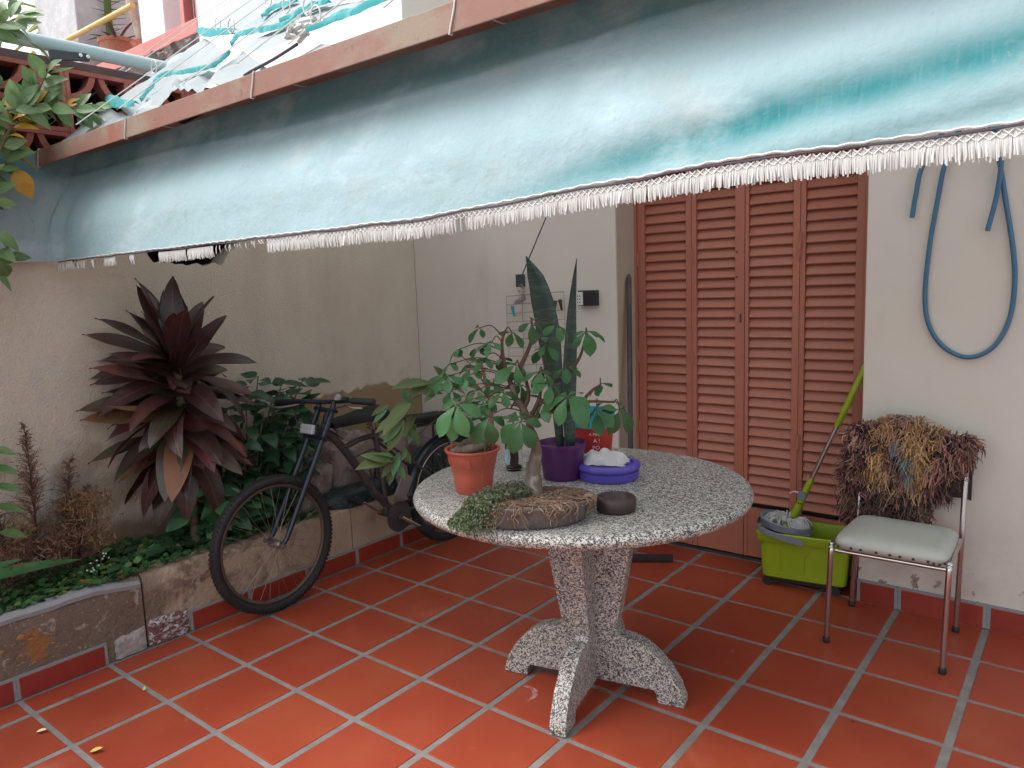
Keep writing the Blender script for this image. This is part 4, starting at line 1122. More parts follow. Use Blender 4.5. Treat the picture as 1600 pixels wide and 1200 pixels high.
for i, (c, s, lb) in enumerate([((-2.43, .24, .40), (.20, .28, .32), 'pale broken masonry lump behind the front fork of the bicycle, leftmost of the rubble'), ((-2.42, .52, .44), (.22, .34, .42), 'big pale masonry lump behind the bent frame tube of the bicycle'),
                                 ((-2.45, .36, .62), (.16, .34, .22), 'upper pale masonry slab resting on the two lumps behind the bicycle'), ((-2.43, .84, .42), (.22, .30, .38), 'grey masonry lump behind the rear of the bicycle frame'), ((-2.45, 1.10, .45), (.2, .3, .42), 'grey block by the wall corner behind the rear wheel')]):
    rock('masonry_lump', lb, c, s, i * 3 + 1, M['rubble'], group='rubble heaped in the bed')
M['bundle'] = mat('dark_green_wrap', (.012, .028, .03), .35, layers=[dict(scale=24, lo=.62, hi=.68, col=(.22, .24, .22)), dict(scale=10, lo=.5, hi=.7, col=(.02, .05, .045))], bumps=[dict(scale=14, str=.9, d=.03)])
rock('wrapped_bundle', 'dark green plastic wrapped bundle lying behind the bicycle on the bed', (-2.24, .52, .345), (.18, .62, .12), 31, M['bundle'], .015, 'bundle')
rock('wrapped_bundle', 'black plastic bundle under the bicycle carrier by the table edge', (-2.20, .98, .40), (.16, .42, .24), 37, M['bundle'], .015, 'bundle')
M['board'] = mat('weathered_pink_board', (.33, .24, .21), .85, layers=[dict(scale=7, lo=.45, hi=.65, col=(.24, .16, .14), stretch=(1, 1, .3)), dict(scale=30, lo=.6, hi=.7, col=(.12, .09, .08), fac=.7)], bumps=[dict(scale=30, str=.4, d=.005)])
b = MB(); b.obox((-2.17, .70, .52), (.022, .085, .36), Matrix.Rotation(radians(-6), 3, 'Y') @ Matrix.Rotation(radians(3), 3, 'X'))
tag(b.build('board', M['board'], None, bevel=.008), 'pale pinkish weathered board propped upright behind the bicycle frame', 'board')
# ------------------------------------------------------------------ stone table
TC = (-0.48, 0.02); TH = 0.76
tb = thing('stone_table', 'round terrazzo stone table on a cross shaped pedestal, pots standing on it', 'table', (TC[0], TC[1], 0))
b = MB()
pr = [(0.001, TH - .046), (.574, TH - .046), (.590, TH - .040), (.598, TH - .028), (.599, TH - .018), (.594, TH - .007), (.584, TH - .001), (.574, TH), (.3, TH), (.001, TH)]
b.lathe([(r, z) for r, z in pr], (TC[0], TC[1], 0), 96)
top_ = b.build('tabletop', M['granite'], tb, smooth=True, sharp=60)
BC = Vector((-.435, .005, 0))
half = [(.185, TH - .047), (.168, .60), (.136, .42), (.106, .262), (.104, .238), (.116, .224), (.16, .221), (.205, .205), (.25, .172), (.295, .125), (.328, .070), (.345, .022), (.345, 0.001), (.252, 0.001), (.246, .035), (.236, .046)]
def fin(ang, t, name, gap):
    u = Vector((cos(ang), sin(ang), 0)); w_ = Vector((-sin(ang), cos(ang), 0))
    for sgn in (1, -1):
        b = MB()
        poly = [(gap, TH - .047)] + half + [(gap, .046)]
        k = len(poly)
        P = [BC + u * (r * sgn) + Vector((0, 0, z)) - w_ * t / 2 for r, z in poly]
        b.prism(P, w_ * t)
        # concave outline: let blender tessellate the n-gons
        b.build(name, M['granite'], tb, bevel=.004)
fin(radians(12.5), .062, 'leg', 0.0)
fin(radians(102.5), .058, 'leg', 0.0315)

# text helper -------------------------------------------------------
def text_mb(s_, size, fn):
    cu = bpy.data.curves.new('t', 'FONT'); cu.body = s_; cu.size = size; cu.align_x = 'CENTER'; cu.resolution_u = 2
    to = bpy.data.objects.new('t', cu); col.objects.link(to)
    bpy.context.view_layer.update()
    me = to.evaluated_get(bpy.context.evaluated_depsgraph_get()).to_mesh()
    b = MB(); b.add([fn(v.co.x, v.co.y) for v in me.vertices], [tuple(p.vertices) for p in me.polygons])
    bpy.data.objects.remove(to); bpy.data.curves.remove(cu)
    return b

# ------------------------------------------------------------------ pots on the table
M['orange_pot'] = mat('orange_red_plastic', (.42, .085, .050), .42, layers=[dict(scale=14, lo=.45, hi=.75, col=(.36, .085, .06), fac=.6)])
M['purple_pot'] = mat('purple_plastic', (.075, .012, .095), .35, layers=[dict(scale=9, lo=.5, hi=.75, col=(.06, .012, .075), fac=.6)])
M['red_pot'] = mat('red_plastic', (.40, .028, .022), .4)
M['cyan_pot'] = mat('turquoise_plastic', (.03, .30, .36), .35)
M['white_print'] = mat('white_print', (.75, .68, .64), .6)
M['bark'] = mat('grey_brown_bark', (.17, .135, .11), .95, spec=.1, layers=[dict(scale=24, lo=.4, hi=.65, col=(.09, .065, .05), stretch=(1, 1, .35)), dict(scale=14, lo=.6, hi=.7, col=(.30, .27, .24))], bumps=[dict(scale=40, str=.8, d=.006, stretch=(1, 1, .3))])
M['brown_stem'] = mat('brown_stem', (.075, .04, .028), .8, layers=[dict(scale=30, lo=.45, hi=.7, col=(.13, .06, .045))])
M['pachira'] = mat('blue_green_leaf', (.050, .140, .048), .42, spec=.35, objvar=.32, trans=.2, layers=[dict(scale=30, lo=.4, hi=.7, col=(.075, .180, .075), fac=.6)])
M['olive'] = mat('olive_leaf', (.075, .105, .028), .5, objvar=.3, trans=.2)

def compound(n_, L_, W_, m, seed):
    """palmate leaf: leaflets round a centre, drooping"""
    r_ = random.Random(seed)
    b = MB()
    span = {3: 150, 4: 210, 5: 250, 6: 290}[n_]
    for i in range(n_):
        a = radians(-span / 2 + span * i / (n_ - 1) + r_.uniform(-8, 8))
        s_ = (1 - .32 * abs(i - (n_ - 1) / 2) / ((n_ - 1) / 2)) * r_.uniform(.88, 1.1)
        v, f = leaf_verts(L_ * s_, W_ * s_, k=7, pw=1.45, fold=.14, curl=r_.uniform(.5, .9), wave=.03, seed=i, tip=.8)
        Mx = Matrix.Rotation(a, 4, 'Z') @ Matrix.Translation((0, .006, 0)) @ Matrix.Rotation(r_.uniform(-.45, -.12), 4, 'X') @ Matrix.Rotation(r_.uniform(-.25, .25), 4, 'Y')
        b.add([Mx @ Vector(q) for q in v], f)
        b.tube([(0, 0, 0), Mx @ Vector((0, .004, 0))], .0012, 4)
    return b.mesh('leaf', m, smooth=True, sharp=100)

# money tree in an oval bonsai tray
M['tray'] = mat('dark_grey_brown_glaze', (.12, .105, .10), .5, layers=[dict(scale=14, lo=.45, hi=.65, col=(.12, .10, .095)), dict(scale=7, lo=.5, hi=.65, col=(.05, .035, .032), fac=.7)], bumps=[dict(scale=40, str=.2, d=.004)])
bo = thing('bonsai_tree', 'small money tree with thick grey trunk in an oval dark bonsai tray', 'potted tree', (-.36, -.41, TH))
RA = radians(48)
BCt = (-.362, -.415, TH)
b = MB(); b.lathe([(.001, .012), (.80, .012), (.86, .004), (.90, .012), (.965, .040), (.985, .056), (1.02, .060), (1.025, .068), (.965, .070), (.93, .052), (.001, .052)], BCt, 64, sx=.185, sy=.118, rot=RA)
b.build('tray', M['tray'], bo, smooth=True, sharp=50)
M['peat'] = mat('rooty_peat', (.085, .055, .038), 1, layers=[dict(scale=60, lo=.5, hi=.65, col=(.20, .14, .10), dist=1.5), dict(scale=20, lo=.5, hi=.7, col=(.04, .025, .02))], bumps=[dict(scale=90, str=1, d=.008)])
def tray_pt(r_, a, z):
    x, y = r_ * cos(a) * .185, r_ * sin(a) * .118
    return Vector((BCt[0] + x * cos(RA) - y * sin(RA), BCt[1] + x * sin(RA) + y * cos(RA), TH + z))
b = MB(); b.grid(lambda u, v: tray_pt(v * .945, 2 * pi * u, .060 + .012 * (1 - v * v) + .006 * nz(u * 9, v * 9)), 40, 10); b.build('potting_soil', M['peat'], bo, smooth=True)
# dried roots over the rim and on the soil
M['root'] = mat('dried_root', (.26, .16, .11), .95, vert_col=True)
b = MB()
rc = [(.27, .17, .115), (.20, .12, .085), (.33, .22, .15), (.15, .09, .065)]
vdir = math.atan2(-.76 - BCt[1], 0)
for i in range(170):
    # angles that face the camera: tray angle measured in local axes
    a = rnd.uniform(-2.9, .25)
    g_ = nz(a * 4.2, 8.3)
    if g_ < .02 and rnd.random() < .92: continue
    ln = rnd.uniform(.1, 1) * (.6 + .6 * g_ + .3)
    P = [tray_pt(.86, a, .071), tray_pt(1.0, a + rnd.gauss(0, .02), .075)]
    z = .066; aa = a
    k = 5
    for q in range(k):
        z -= .058 * ln / k; aa += rnd.gauss(0, .035)
        if z < .004: break
        P.append(tray_pt(1.045 - (.066 - z) * 1.5 + rnd.uniform(0, .035), aa, z))
    b.cc = rnd.choice(rc); b.tube(P, [.0016] * (len(P) - 1) + [.0006], 3, cap=False)
for i in range(700):
    r_ = rnd.random() ** .5 * .90; a = rnd.uniform(0, 6.28); p = tray_pt(r_, a, .072)
    b.cc = rnd.choice(rc); b.tube([p, p + Vector((rnd.gauss(0, .008), rnd.gauss(0, .008), rnd.uniform(0, .006))), p + Vector((rnd.gauss(0, .014), rnd.gauss(0, .014), 0))], [.0013, .0012, .0006], 3, cap=False)
b.build('dried_roots', M['root'], bo, kind='stuff')
M['creeper'] = mat('grey_green_creeper', (.085, .125, .06), .7, vert_col=True, trans=.15)
b = MB()
for i in range(5200):
    q = rnd.random()
    if q < .42:      # on the soil, left half
        a = rnd.uniform(1.5, 3.7); r_ = rnd.random() ** .5 * .98; p = tray_pt(r_, a, .074 + .022 * rnd.random())
    elif q < .66:
        a = rnd.uniform(2.3, 3.9); r_ = rnd.uniform(.9, 1.16); p = tray_pt(r_, a, .07 - max(0, r_ - 1.0) * .40 * rnd.random() + .012 * rnd.random())
    else:            # cascade to the tabletop on the left
        a = rnd.gauss(3.35, .34); t = rnd.random(); p = tray_pt(1.02 + .42 * t, a, .075 * (1 - t) ** 1.3 + .004 + .012 * rnd.random())
    c_ = rnd.choice([(.085, .13, .06), (.065, .11, .05), (.12, .15, .075), (.16, .14, .08)] if q > .3 else [(.085, .125, .06), (.14, .14, .08), (.20, .15, .10), (.065, .1, .05)])
    nrm = rv(1); nrm.z = abs(nrm.z) + .3; nrm.normalize()
    s1 = nrm.cross(rv(1)).normalized(); s2 = nrm.cross(s1); r_ = rnd.uniform(.002, .0042)
    b.cc = c_; b.add([p + s1 * r_ * 1.5, p + s2 * r_ * .8, p - s1 * r_ * 1.5, p - s2 * r_ * .8], [(0, 1, 2, 3)])
for i in range(240):
    a = rnd.gauss(3.3, .35); P = [tray_pt(.9, a, .075)]
    for q in range(5): a += rnd.gauss(0, .05); P.append(tray_pt(1.0 + .085 * q, a, max(.003, .075 * (1 - q / 5) ** 1.2)))
    b.cc = (.10, .10, .06); b.tube(P, .0011, 3, cap=False)
b.build('creeping_stems', M['creeper'], bo, kind='stuff')
BR = [[(-0.387,-0.377,0.825),(-0.388,-0.378,0.903),(-0.378,-0.371,0.973),(-0.392,-0.382,1.044),(-0.406,-0.393,1.095),(-0.425,-0.408,1.131),(-0.431,-0.413,1.175)],[(-0.406,-0.393,1.095),(-0.393,-0.382,1.138),(-0.400,-0.388,1.193),(-0.412,-0.397,1.223)],[(-0.391,-0.381,1.064),(-0.369,-0.363,1.123),(-0.361,-0.357,1.172),(-0.366,-0.335,1.208)],[(-0.432,-0.413,1.165),(-0.448,-0.426,1.235),(-0.452,-0.429,1.303),(-0.442,-0.421,1.341)],[(-0.361,-0.357,1.172),(-0.320,-0.299,1.186),(-0.281,-0.267,1.244),(-0.264,-0.254,1.312)],[(-0.369,-0.363,1.123),(-0.267,-0.346,1.098),(-0.241,-0.261,1.146),(-0.242,-0.211,1.156)],[(-0.412,-0.397,1.223),(-0.386,-0.377,1.290),(-0.378,-0.371,1.348)],[(-0.391,-0.381,1.064),(-0.297,-0.370,1.099),(-0.246,-0.291,1.115),(-0.188,-0.219,1.108)]]
b = MB()
T0 = bez(BR[0], 5)
b.tube([Vector((-.392, -.392, .80))] + T0[:1] + T0[1:], [.045, .036] + [max(.0105, .028 - .0185 * min(1, i / 14)) + .004 * nz(i * .9, 2) for i in range(len(T0) - 1)], 12)
b.build('trunk', M['bark'], bo, smooth=True, sharp=100)
b = MB(); bpts = list(T0[12:])
for s_ in BR[1:]:
    c_ = bez(s_, 5); b.tube(c_, [.008 - .0052 * i / len(c_) for i in range(len(c_))], 7); bpts += c_
CL = [(-0.531,-0.556,1.126,0.084,5),(-0.341,-0.494,1.079,0.080,6),(-0.243,-0.391,1.145,0.076,6),(-0.454,-0.507,1.085,0.072,5),(-0.382,-0.374,1.360,0.057,4),(-0.334,-0.310,1.348,0.061,5),(-0.261,-0.252,1.325,0.065,5),(-0.587,-0.473,1.284,0.050,3),(-0.535,-0.431,1.347,0.042,3),(-0.476,-0.449,1.304,0.046,4),(-0.583,-0.534,1.206,0.057,5),(-0.546,-0.466,1.227,0.050,4),(-0.422,-0.406,1.233,0.065,5),(-0.442,-0.447,1.155,0.057,5),(-0.396,-0.321,1.201,0.046,4),(-0.247,-0.202,1.158,0.050,5),(-0.220,-0.271,1.090,0.069,6),(-0.176,-0.210,1.084,0.069,5),(-0.490,-0.434,1.178,0.046,4),(-0.516,-0.480,1.159,0.053,4),(-0.388,-0.302,1.274,0.050,4),(-0.458,-0.370,1.328,0.050,4),(-0.591,-0.514,1.159,0.046,4),(-0.305,-0.389,1.179,0.057,4),(-0.420,-0.366,1.130,0.050,4),
      (-.50, -.46, 1.255, .05, 4), (-.36, -.33, 1.29, .05, 4), (-.47, -.40, 1.20, .055, 5)]
camp = Vector((.971, -2.176, 1.473))
CL += [(-.56, -.49, 1.20, .058, 5), (-.50, -.47, 1.13, .062, 5), (-.55, -.52, 1.10, .07, 5), (-.47, -.42, 1.25, .052, 4), (-.42, -.39, 1.17, .058, 5), (-.36, -.36, 1.21, .055, 5), (-.60, -.50, 1.24, .048, 4), (-.52, -.45, 1.29, .045, 4), (-.34, -.37, 1.12, .064, 5), (-.30, -.31, 1.22, .05, 5)]
for i, (x, y, z, s_, n_) in enumerate(CL):
    p = Vector((x, y, z)); q = min(bpts, key=lambda t: (t - p).length + max(0, t.z - p.z) * 1.0)
    m_ = q.lerp(p, .5) + Vector((0, 0, .02))
    b.tube(bez([q, m_, p], 4), [.0022, .0022, .0020, .0019, .0018, .0017, .0016, .0015, .0014], 5)
    big = s_ > .066
    out = (p - q); out.z = 0
    tocam = (camp - p).normalized()
    nrm = Vector((0, 0, 1)) * (.75 if big else 1.1) + tocam * (.9 if big else .35) + rv(.25)
    yd = (out.normalized() if out.length > .01 else Vector((rnd.uniform(-1, 1), rnd.uniform(-1, 1), 0))) * .8 + Vector((rnd.gauss(0, .3), -.3, -.75 if big else -.25))
    inst(compound(n_, s_ * (1.35 if big else 1.22), s_ * (.70 if big else .62), M['pachira'], i), 'leaf', bo, frame_m(p, yd, nrm))
b.build('branches', M['brown_stem'], bo, smooth=True, sharp=100)

# orange pot with coiled woody stem
op = thing('orange_pot_plant', 'orange red plastic pot with a coiled woody trunk and long arching twigs', 'potted plant', (-.735, -.265, TH))
OC = (-.735, -.268, TH)
b = MB(); b.lathe([(.001, .004), (.060, 0), (.064, .004), (.072, .06), (.0795, .100), (.081, .101), (.0885, .143), (.096, .146), (.098, .152), (.096, .156), (.090, .155), (.086, .14), (.001, .13)], OC, 40)
b.build('pot', M['orange_pot'], op, smooth=True, sharp=50)
for i in range(12):
    a = 2 * pi * i / 12
    q = MB(); rr = .0822
    q.prism([(OC[0] + (rr - .004) * cos(a + da), OC[1] + (rr - .004) * sin(a + da), TH + .101) for da in (-.13, .13)] + [(OC[0] + (.0865) * cos(a + da), OC[1] + (.0865) * sin(a + da), TH + .128) for da in (.10, -.10)], Vector((cos(a), sin(a), 0)) * .004)
    if i % 2 == 0: q.build('pot_rib', M['orange_pot'], op, bevel=.001)
b = MB(); b.lathe([(.001, 0), (.086, 0)], (OC[0], OC[1], TH + .138), 24); b.build('potting_soil', M['peat'], op)
b = MB()
cz = TH + .15
coil = bez([(OC[0] - .055, OC[1] - .03, cz - .015), (OC[0] - .045, OC[1] + .03, cz + .012), (OC[0] + .01, OC[1] + .045, cz + .022), (OC[0] + .045, OC[1] + .02, cz + .018), (OC[0] + .03, OC[1] - .03, cz + .012), (OC[0] - .02, OC[1] - .05, cz + .0), (OC[0] - .055, OC[1] - .04, cz - .012)], 6)
b.tube(coil, [.017 + .004 * nz(i * .5, 3) for i in range(len(coil))], 9); b.build('coiled_trunk', M['bark'], op, smooth=True, sharp=100)
M['redstem'] = mat('reddish_stem', (.22, .075, .05), .7)
BR2 = [[(-0.684,-0.224,0.900),(-0.681,-0.222,1.002),(-0.685,-0.225,1.093),(-0.695,-0.233,1.160),(-0.705,-0.241,1.228)],[(-0.792,-0.311,0.916),(-0.788,-0.307,0.985),(-0.777,-0.298,1.052)],[(-0.685,-0.225,1.093),(-0.734,-0.264,1.140),(-0.794,-0.312,1.143),(-0.937,-0.298,1.098),(-1.086,-0.289,1.027),(-1.184,-0.302,0.960)],[(-0.696,-0.234,1.138),(-0.756,-0.218,1.190),(-0.790,-0.245,1.237)],[(-0.687,-0.227,1.025),(-0.765,-0.225,0.926),(-0.920,-0.220,1.029),(-1.034,-0.247,0.927),(-1.104,-0.303,0.832)]]
BR2[4] = [(-0.687,-0.227,1.025),(-0.80,-0.235,1.045),(-0.920,-0.240,1.000),(-1.034,-0.257,0.915),(-1.104,-0.303,0.832)]
b = MB(); b2 = MB()
for i, s_ in enumerate(BR2):
    c_ = bez(s_, 6); (b if i in (0, 1) else b2).tube(c_, [(.010 if i == 0 else .005 if i == 1 else .0028) * (1 - .6 * q / len(c_)) for q in range(len(c_))], 7)
b.build('stem', M['redstem'], op, smooth=True); b2.build('twig', M['olive'], op, smooth=True)
b = MB(); b.tube(bez([(-.672, -.272, .925), (-.655, -.30, .90), (-.650, -.315, .84), (-.655, -.32, .78)], 5), .0012, 4); b.build('hanging_root', M['root'] if False else M['redstem'], op)
LF = [((-0.936,-0.297,1.115),(-0.867,-0.267,1.161)),((-1.010,-0.293,1.069),(-1.048,-0.348,1.039)),((-1.078,-0.282,1.002),(-1.130,-0.349,0.965)),((-1.069,-0.276,0.978),(-1.113,-0.336,0.923)),((-0.995,-0.280,1.009),(-1.016,-0.322,0.954)),((-1.015,-0.296,0.967),(-0.975,-0.290,0.917)),((-1.100,-0.300,0.844),(-1.134,-0.353,0.875)),((-1.100,-0.300,0.836),(-1.125,-0.346,0.826)),((-1.104,-0.303,0.827),(-1.124,-0.344,0.784)),((-1.098,-0.299,0.831),(-1.064,-0.296,0.773)),((-0.878,-0.315,1.143),(-0.921,-0.375,1.117)),((-0.847,-0.290,1.137),(-0.878,-0.341,1.092)),((-1.152,-0.277,1.020),(-1.177,-0.322,0.989)),((-1.077,-0.282,0.880),(-1.042,-0.279,0.834)),((-0.829,-0.276,1.145),(-0.841,-0.311,1.196)),((-0.980,-0.307,1.057),(-0.991,-0.341,1.108))]
LF += [(Vector(a) + rv(.02), Vector(c_) + rv(.03)) for a, c_ in LF[:14]]
ol = [leaf_me(M['olive'], 1, .36, k=7, pw=.9, fold=.2, curl=.4), leaf_me(M['pachira'], 1, .34, k=7, pw=.9, fold=.2, curl=.5)]
for i, (a, c_) in enumerate(LF):
    a, c_ = Vector(a), Vector(c_); l_ = (c_ - a).length * 1.25
    inst(ol[i % 3 == 0], 'leaf', op, frame_m(a, c_ - a, Vector((.4, -.5, .7)) + rv(.2)) @ Matrix.Scale(l_, 4))
for s_ in (BR2[0], BR2[3], BR2[1], BR2[2][:4]):
    c_ = bez(s_, 6)
    for i in range(9 if s_ is BR2[0] else 5):
        p = c_[int((.45 + .55 * rnd.random()) * (len(c_) - 1))]; a = rnd.uniform(0, 6.28)
        d = Vector((cos(a), sin(a), rnd.uniform(-.5, .5)))
        inst(ol[1 if rnd.random() < .7 else 0], 'leaf', op, frame_m(p, d, Vector((.3, -.4, .8)) + rv(.25)) @ Matrix.Scale(rnd.uniform(.05, .075), 4))

# purple pot with snake plant
sn = thing('snake_plant', 'purple plastic pot with two tall snake plant blades', 'potted plant', (-.575, .047, TH))
SC = (-.572, .045, TH)
b = MB(); b.lathe([(.001, .003), (.068, 0), (.071, .004), (.086, .118), (.0905, .120), (.0915, .134), (.0885, .135), (.084, .115), (.001, .105)], SC, 40); b.build('pot', M['purple_pot'], sn, smooth=True, sharp=50)
b = MB(); b.lathe([(.001, 0), (.083, 0)], (SC[0], SC[1], TH + .112), 24); b.build('potting_soil', M['peat'], sn)
M['snake'] = mat('snake_leaf', (.012, .032, .022), .4, layers=[dict(kind='noise', scale=16, lo=.48, hi=.62, col=(.032, .068, .044), stretch=(.6, .6, 3.2), detail=4, dist=.8)], obj=True)
def blade(pts, ws, twist, name, lab=None):
    P = bez(pts, 8); k = len(P)
    b = MB(); vs = []
    for i, p in enumerate(P):
        t = i / (k - 1) * (len(ws) - 1); j = min(int(t), len(ws) - 2); w_ = ws[j] + (ws[j + 1] - ws[j]) * (t - j)
        a = twist[0] + (twist[1] - twist[0]) * i / (k - 1)
        s_ = Vector((cos(a), sin(a), 0)); n_ = Vector((-sin(a), cos(a), 0))
        for e in (-1, -.55, 0, .55, 1):
            vs.append(p + s_ * w_ / 2 * e - n_ * (.20 * w_ * (1 - e * e)))
        for e in (.55, 0, -.55):
            vs.append(p + s_ * w_ / 2 * e - n_ * (.20 * w_ * (1 - e * e) - .006 * (1 - abs(e))))
    fs = [(i * 8 + j, i * 8 + (j + 1) % 8, (i + 1) * 8 + (j + 1) % 8, (i + 1) * 8 + j) for i in range(k - 1) for j in range(8)]
    b.add(vs, fs); b.build(name, M['snake'], sn, smooth=True, sharp=60)
blade([(-.578, .045, .865), (-.585, .040, 1.015), (-.592, .034, 1.157), (-.603, .025, 1.298), (-.617, .013, 1.414), (-.635, -.001, 1.506), (-.659, -.02, 1.575)], [.028, .036, .066, .086, .082, .058, .003], (radians(38), radians(38)), 'blade')
blade([(-.545, .060, .865), (-.549, .064, 1.013), (-.545, .068, 1.132), (-.540, .073, 1.249), (-.535, .078, 1.364), (-.526, .086, 1.479), (-.518, .093, 1.560)], [.038, .050, .052, .046, .033, .017, .002], (radians(50), radians(20)), 'blade')
blade([(-.535, .035, .865), (-.53, .033, .92), (-.528, .03, .955)], [.022, .018, .004], (radians(60), radians(60)), 'blade')

# red pot with turquoise rim and white lettering
rp = thing('lettered_pot', 'red pot with white lettering and turquoise rim at the far edge of the table', 'pot', (-.595, .305, TH))
RC = Vector((-.597, .308, TH))
b = MB(); b.lathe([(.001, .003), (.062, 0), (.064, .003), (.079, .150), (.076, .150), (.060, .02), (.001, .01)], RC, 40); b.build('pot', M['red_pot'], rp, smooth=True, sharp=50)
b = MB(); b.lathe([(.079, .149), (.0835, .151), (.0855, .205), (.0885, .207), (.0885, .213), (.083, .213), (.078, .155), (.001, .14)], RC, 40); b.build('rim_cup', M['cyan_pot'], rp, smooth=True, sharp=50)
va = math.atan2(camp.y - RC.y, camp.x - RC.x)
def wrap(x, y, z0, off):
    z = z0 + y; r_ = .064 + .015 * z / .15 + .0009
    a = va + (x + off) / r_
    return (RC.x + r_ * cos(a), RC.y + r_ * sin(a), TH + z)
lb = MB()
for s_, sz, z0, off in (('A MAR', .016, .122, .004), ('A !', .022, .094, .010), ('PO.', .022, .066, .010), ('TEGLAR', .018, .034, .012)):
    t_ = text_mb(s_, sz, lambda x, y: wrap(x, y, z0, off)); lb.add(t_.v, t_.f)
for z0, x0, x1 in ((.024, -.032, .045), (.012, -.01, .02)):
    lb.grid(lambda u, v: wrap(x0 + (x1 - x0) * u, v * .003, z0 + .004 * u, 0), 10, 1)
lb.build('lettering', M['white_print'], rp)

# glass jar
M['glass'] = bpy.data.materials.new('clear_glass'); M['glass'].use_nodes = True
gb = M['glass'].node_tree.nodes['Principled BSDF']; gb.inputs['Transmission Weight'].default_value = 1; gb.inputs['Roughness'].default_value = .03; gb.inputs['IOR'].default_value = 1.3; gb.inputs['Base Color'].default_value = (.92, .95, .95, 1)
jr = thing('glass_jar', 'glass jar of dark roots with a pale blue paper label, behind the orange pot', 'jar', (-.80, .045, TH))
JC = (-.80, .045, TH)
b = MB(); b.lathe([(.001, .0), (.031, 0), (.034, .006), (.034, .10), (.030, .112), (.030, .125), (.028, .125), (.028, .112), (.0318, .098), (.0318, .01), (.001, .006)], JC, 32); b.build('jar', M['glass'], jr, smooth=True, sharp=60)
b = MB(); b.lathe([(.001, .008), (.028, .008), (.029, .018), (.001, .024)], JC, 20); b.build('sediment', M['peat'], jr)
b = MB(); b.tube(bez([(JC[0], JC[1], TH + .02), (JC[0] + .003, JC[1], TH + .06), (JC[0] - .002, JC[1], TH + .11), (JC[0], JC[1] + .005, TH + .20)], 5), [.017] * 8 + [.012, .008, .006, .005, .005, .004, .003, .003], 10); b.build('root_plug', M['brown_stem'], jr, smooth=True, sharp=100)
M['paper'] = mat('pale_blue_paper', (.36, .55, .70), .7)
b = MB(); b.grid(lambda u, v: (JC[0] + .0348 * cos(va - .9 + .75 * u - .45), JC[1] + .0348 * sin(va - .9 + .75 * u - .45), TH + .03 + .055 * v), 8, 1); b.build('label', M['paper'], jr)
for a in (.5, 2.5, 4.2):
    inst(ol[1], 'leaf', jr, frame_m((JC[0], JC[1] + .005, TH + .2), (cos(a), sin(a), .3), (.2, -.3, 1)) @ Matrix.Scale(.08, 4))

# violet plastic dish and bag
M['violet'] = mat('violet_plastic', (.085, .060, .36), .35, layers=[dict(scale=8, lo=.5, hi=.7, col=(.10, .075, .40), fac=.5)])
DC = (-.428, .135, TH)
di = thing('violet_dish', 'violet blue round plastic dish with stepped rim', 'dish', DC)
b = MB(); b.lathe([(.001, 0), (.104, 0), (.110, .004), (.112, .030), (.106, .034), (.106, .038), (.117, .040), (.118, .048), (.114, .055), (.104, .060), (.094, .058), (.090, .046), (.001, .044)], DC, 56); b.build('dish', M['violet'], di, smooth=True, sharp=50)
M['bag'] = mat('thin_white_plastic', (.72, .70, .68), .35, trans=.3, bumps=[dict(scale=30, str=.4, d=.01)])
b = MB()
def bagf(u, v):
    x, y = (u - .5) * 2, (v - .5) * 2
    r_ = math.sqrt(x * x + y * y)
    h = .036 * max(0, 1 - r_ ** 2.6) ** .6 * (1 + .8 * nz(x * 2.6, y * 2.6, 3)) + .016 * nz(x * 5, y * 5, 1) * (1 - min(1, r_ * .8))
    lx, ly = x * .088 * (1 + .25 * nz(y * 3, 1)), y * .060 * (1 + .3 * nz(x * 3, 6))
    a = radians(20)
    return (DC[0] - .022 + lx * cos(a) - ly * sin(a), DC[1] - .004 + lx * sin(a) + ly * cos(a), TH + .0605 + max(-.008, h - .004))
b.grid(bagf, 44, 34); tag(b.build('plastic_bag', M['bag'], None, smooth=True, sharp=35), 'crumpled white plastic bag lying on the violet dish', 'bag')

# ashtray
M['dkclay'] = mat('dark_brown_fired_clay', (.045, .025, .024), .5, layers=[dict(scale=16, lo=.45, hi=.7, col=(.075, .042, .038))], bumps=[dict(scale=18, str=.3, d=.006)])
AC = (-.198, -.203, TH)
b = MB(); b.lathe([(.001, 0), (.056, 0), (.062, .006), (.063, .036), (.058, .046), (.050, .048), (.044, .038), (.036, .026), (.001, .024)], AC, 40)
tag(b.build('ashtray', M['dkclay'], None, smooth=True, sharp=60), 'dark brown round clay ashtray near the front right of the table', 'ashtray')

# ------------------------------------------------------------------ chair
M['chrome'] = mat('worn_chrome', (.55, .53, .53), .22, metal=1, layers=[dict(scale=40, lo=.6, hi=.75, col=(.25, .21, .19), fac=.35, rough=.4)])
M['vinyl'] = mat('grey_green_vinyl', (.42, .425, .375), .38, layers=[dict(scale=6, lo=.5, hi=.75, col=(.30, .32, .30), fac=.6), dict(scale=22, lo=.65, hi=.72, col=(.46, .47, .40), fac=.4)], bumps=[dict(scale=220, str=.15, d=.001)])
M['rubber'] = mat('black_rubber', (.012, .012, .013), .6)
ch = thing('chair', 'chromed tube chair with a studded grey green vinyl seat standing by the wall', 'chair', (.37, 1.0, 0))
fl, frr, brr, bll = Vector((.165, .815, 0)), Vector((.578, .800, 0)), Vector((.567, 1.194, 0)), Vector((.160, 1.222, 0))
def leg(name, pts, r_=.0108):
    q = MB(); q.tube(bez(pts, 6), r_, 12); return q.build(name, M['chrome'], ch, smooth=True, sharp=70)
sfl, sfr, sbr, sbl = Vector((.182, .79, .415)), Vector((.586, .795, .415)), Vector((.578, 1.165, .415)), Vector((.188, 1.18, .415))
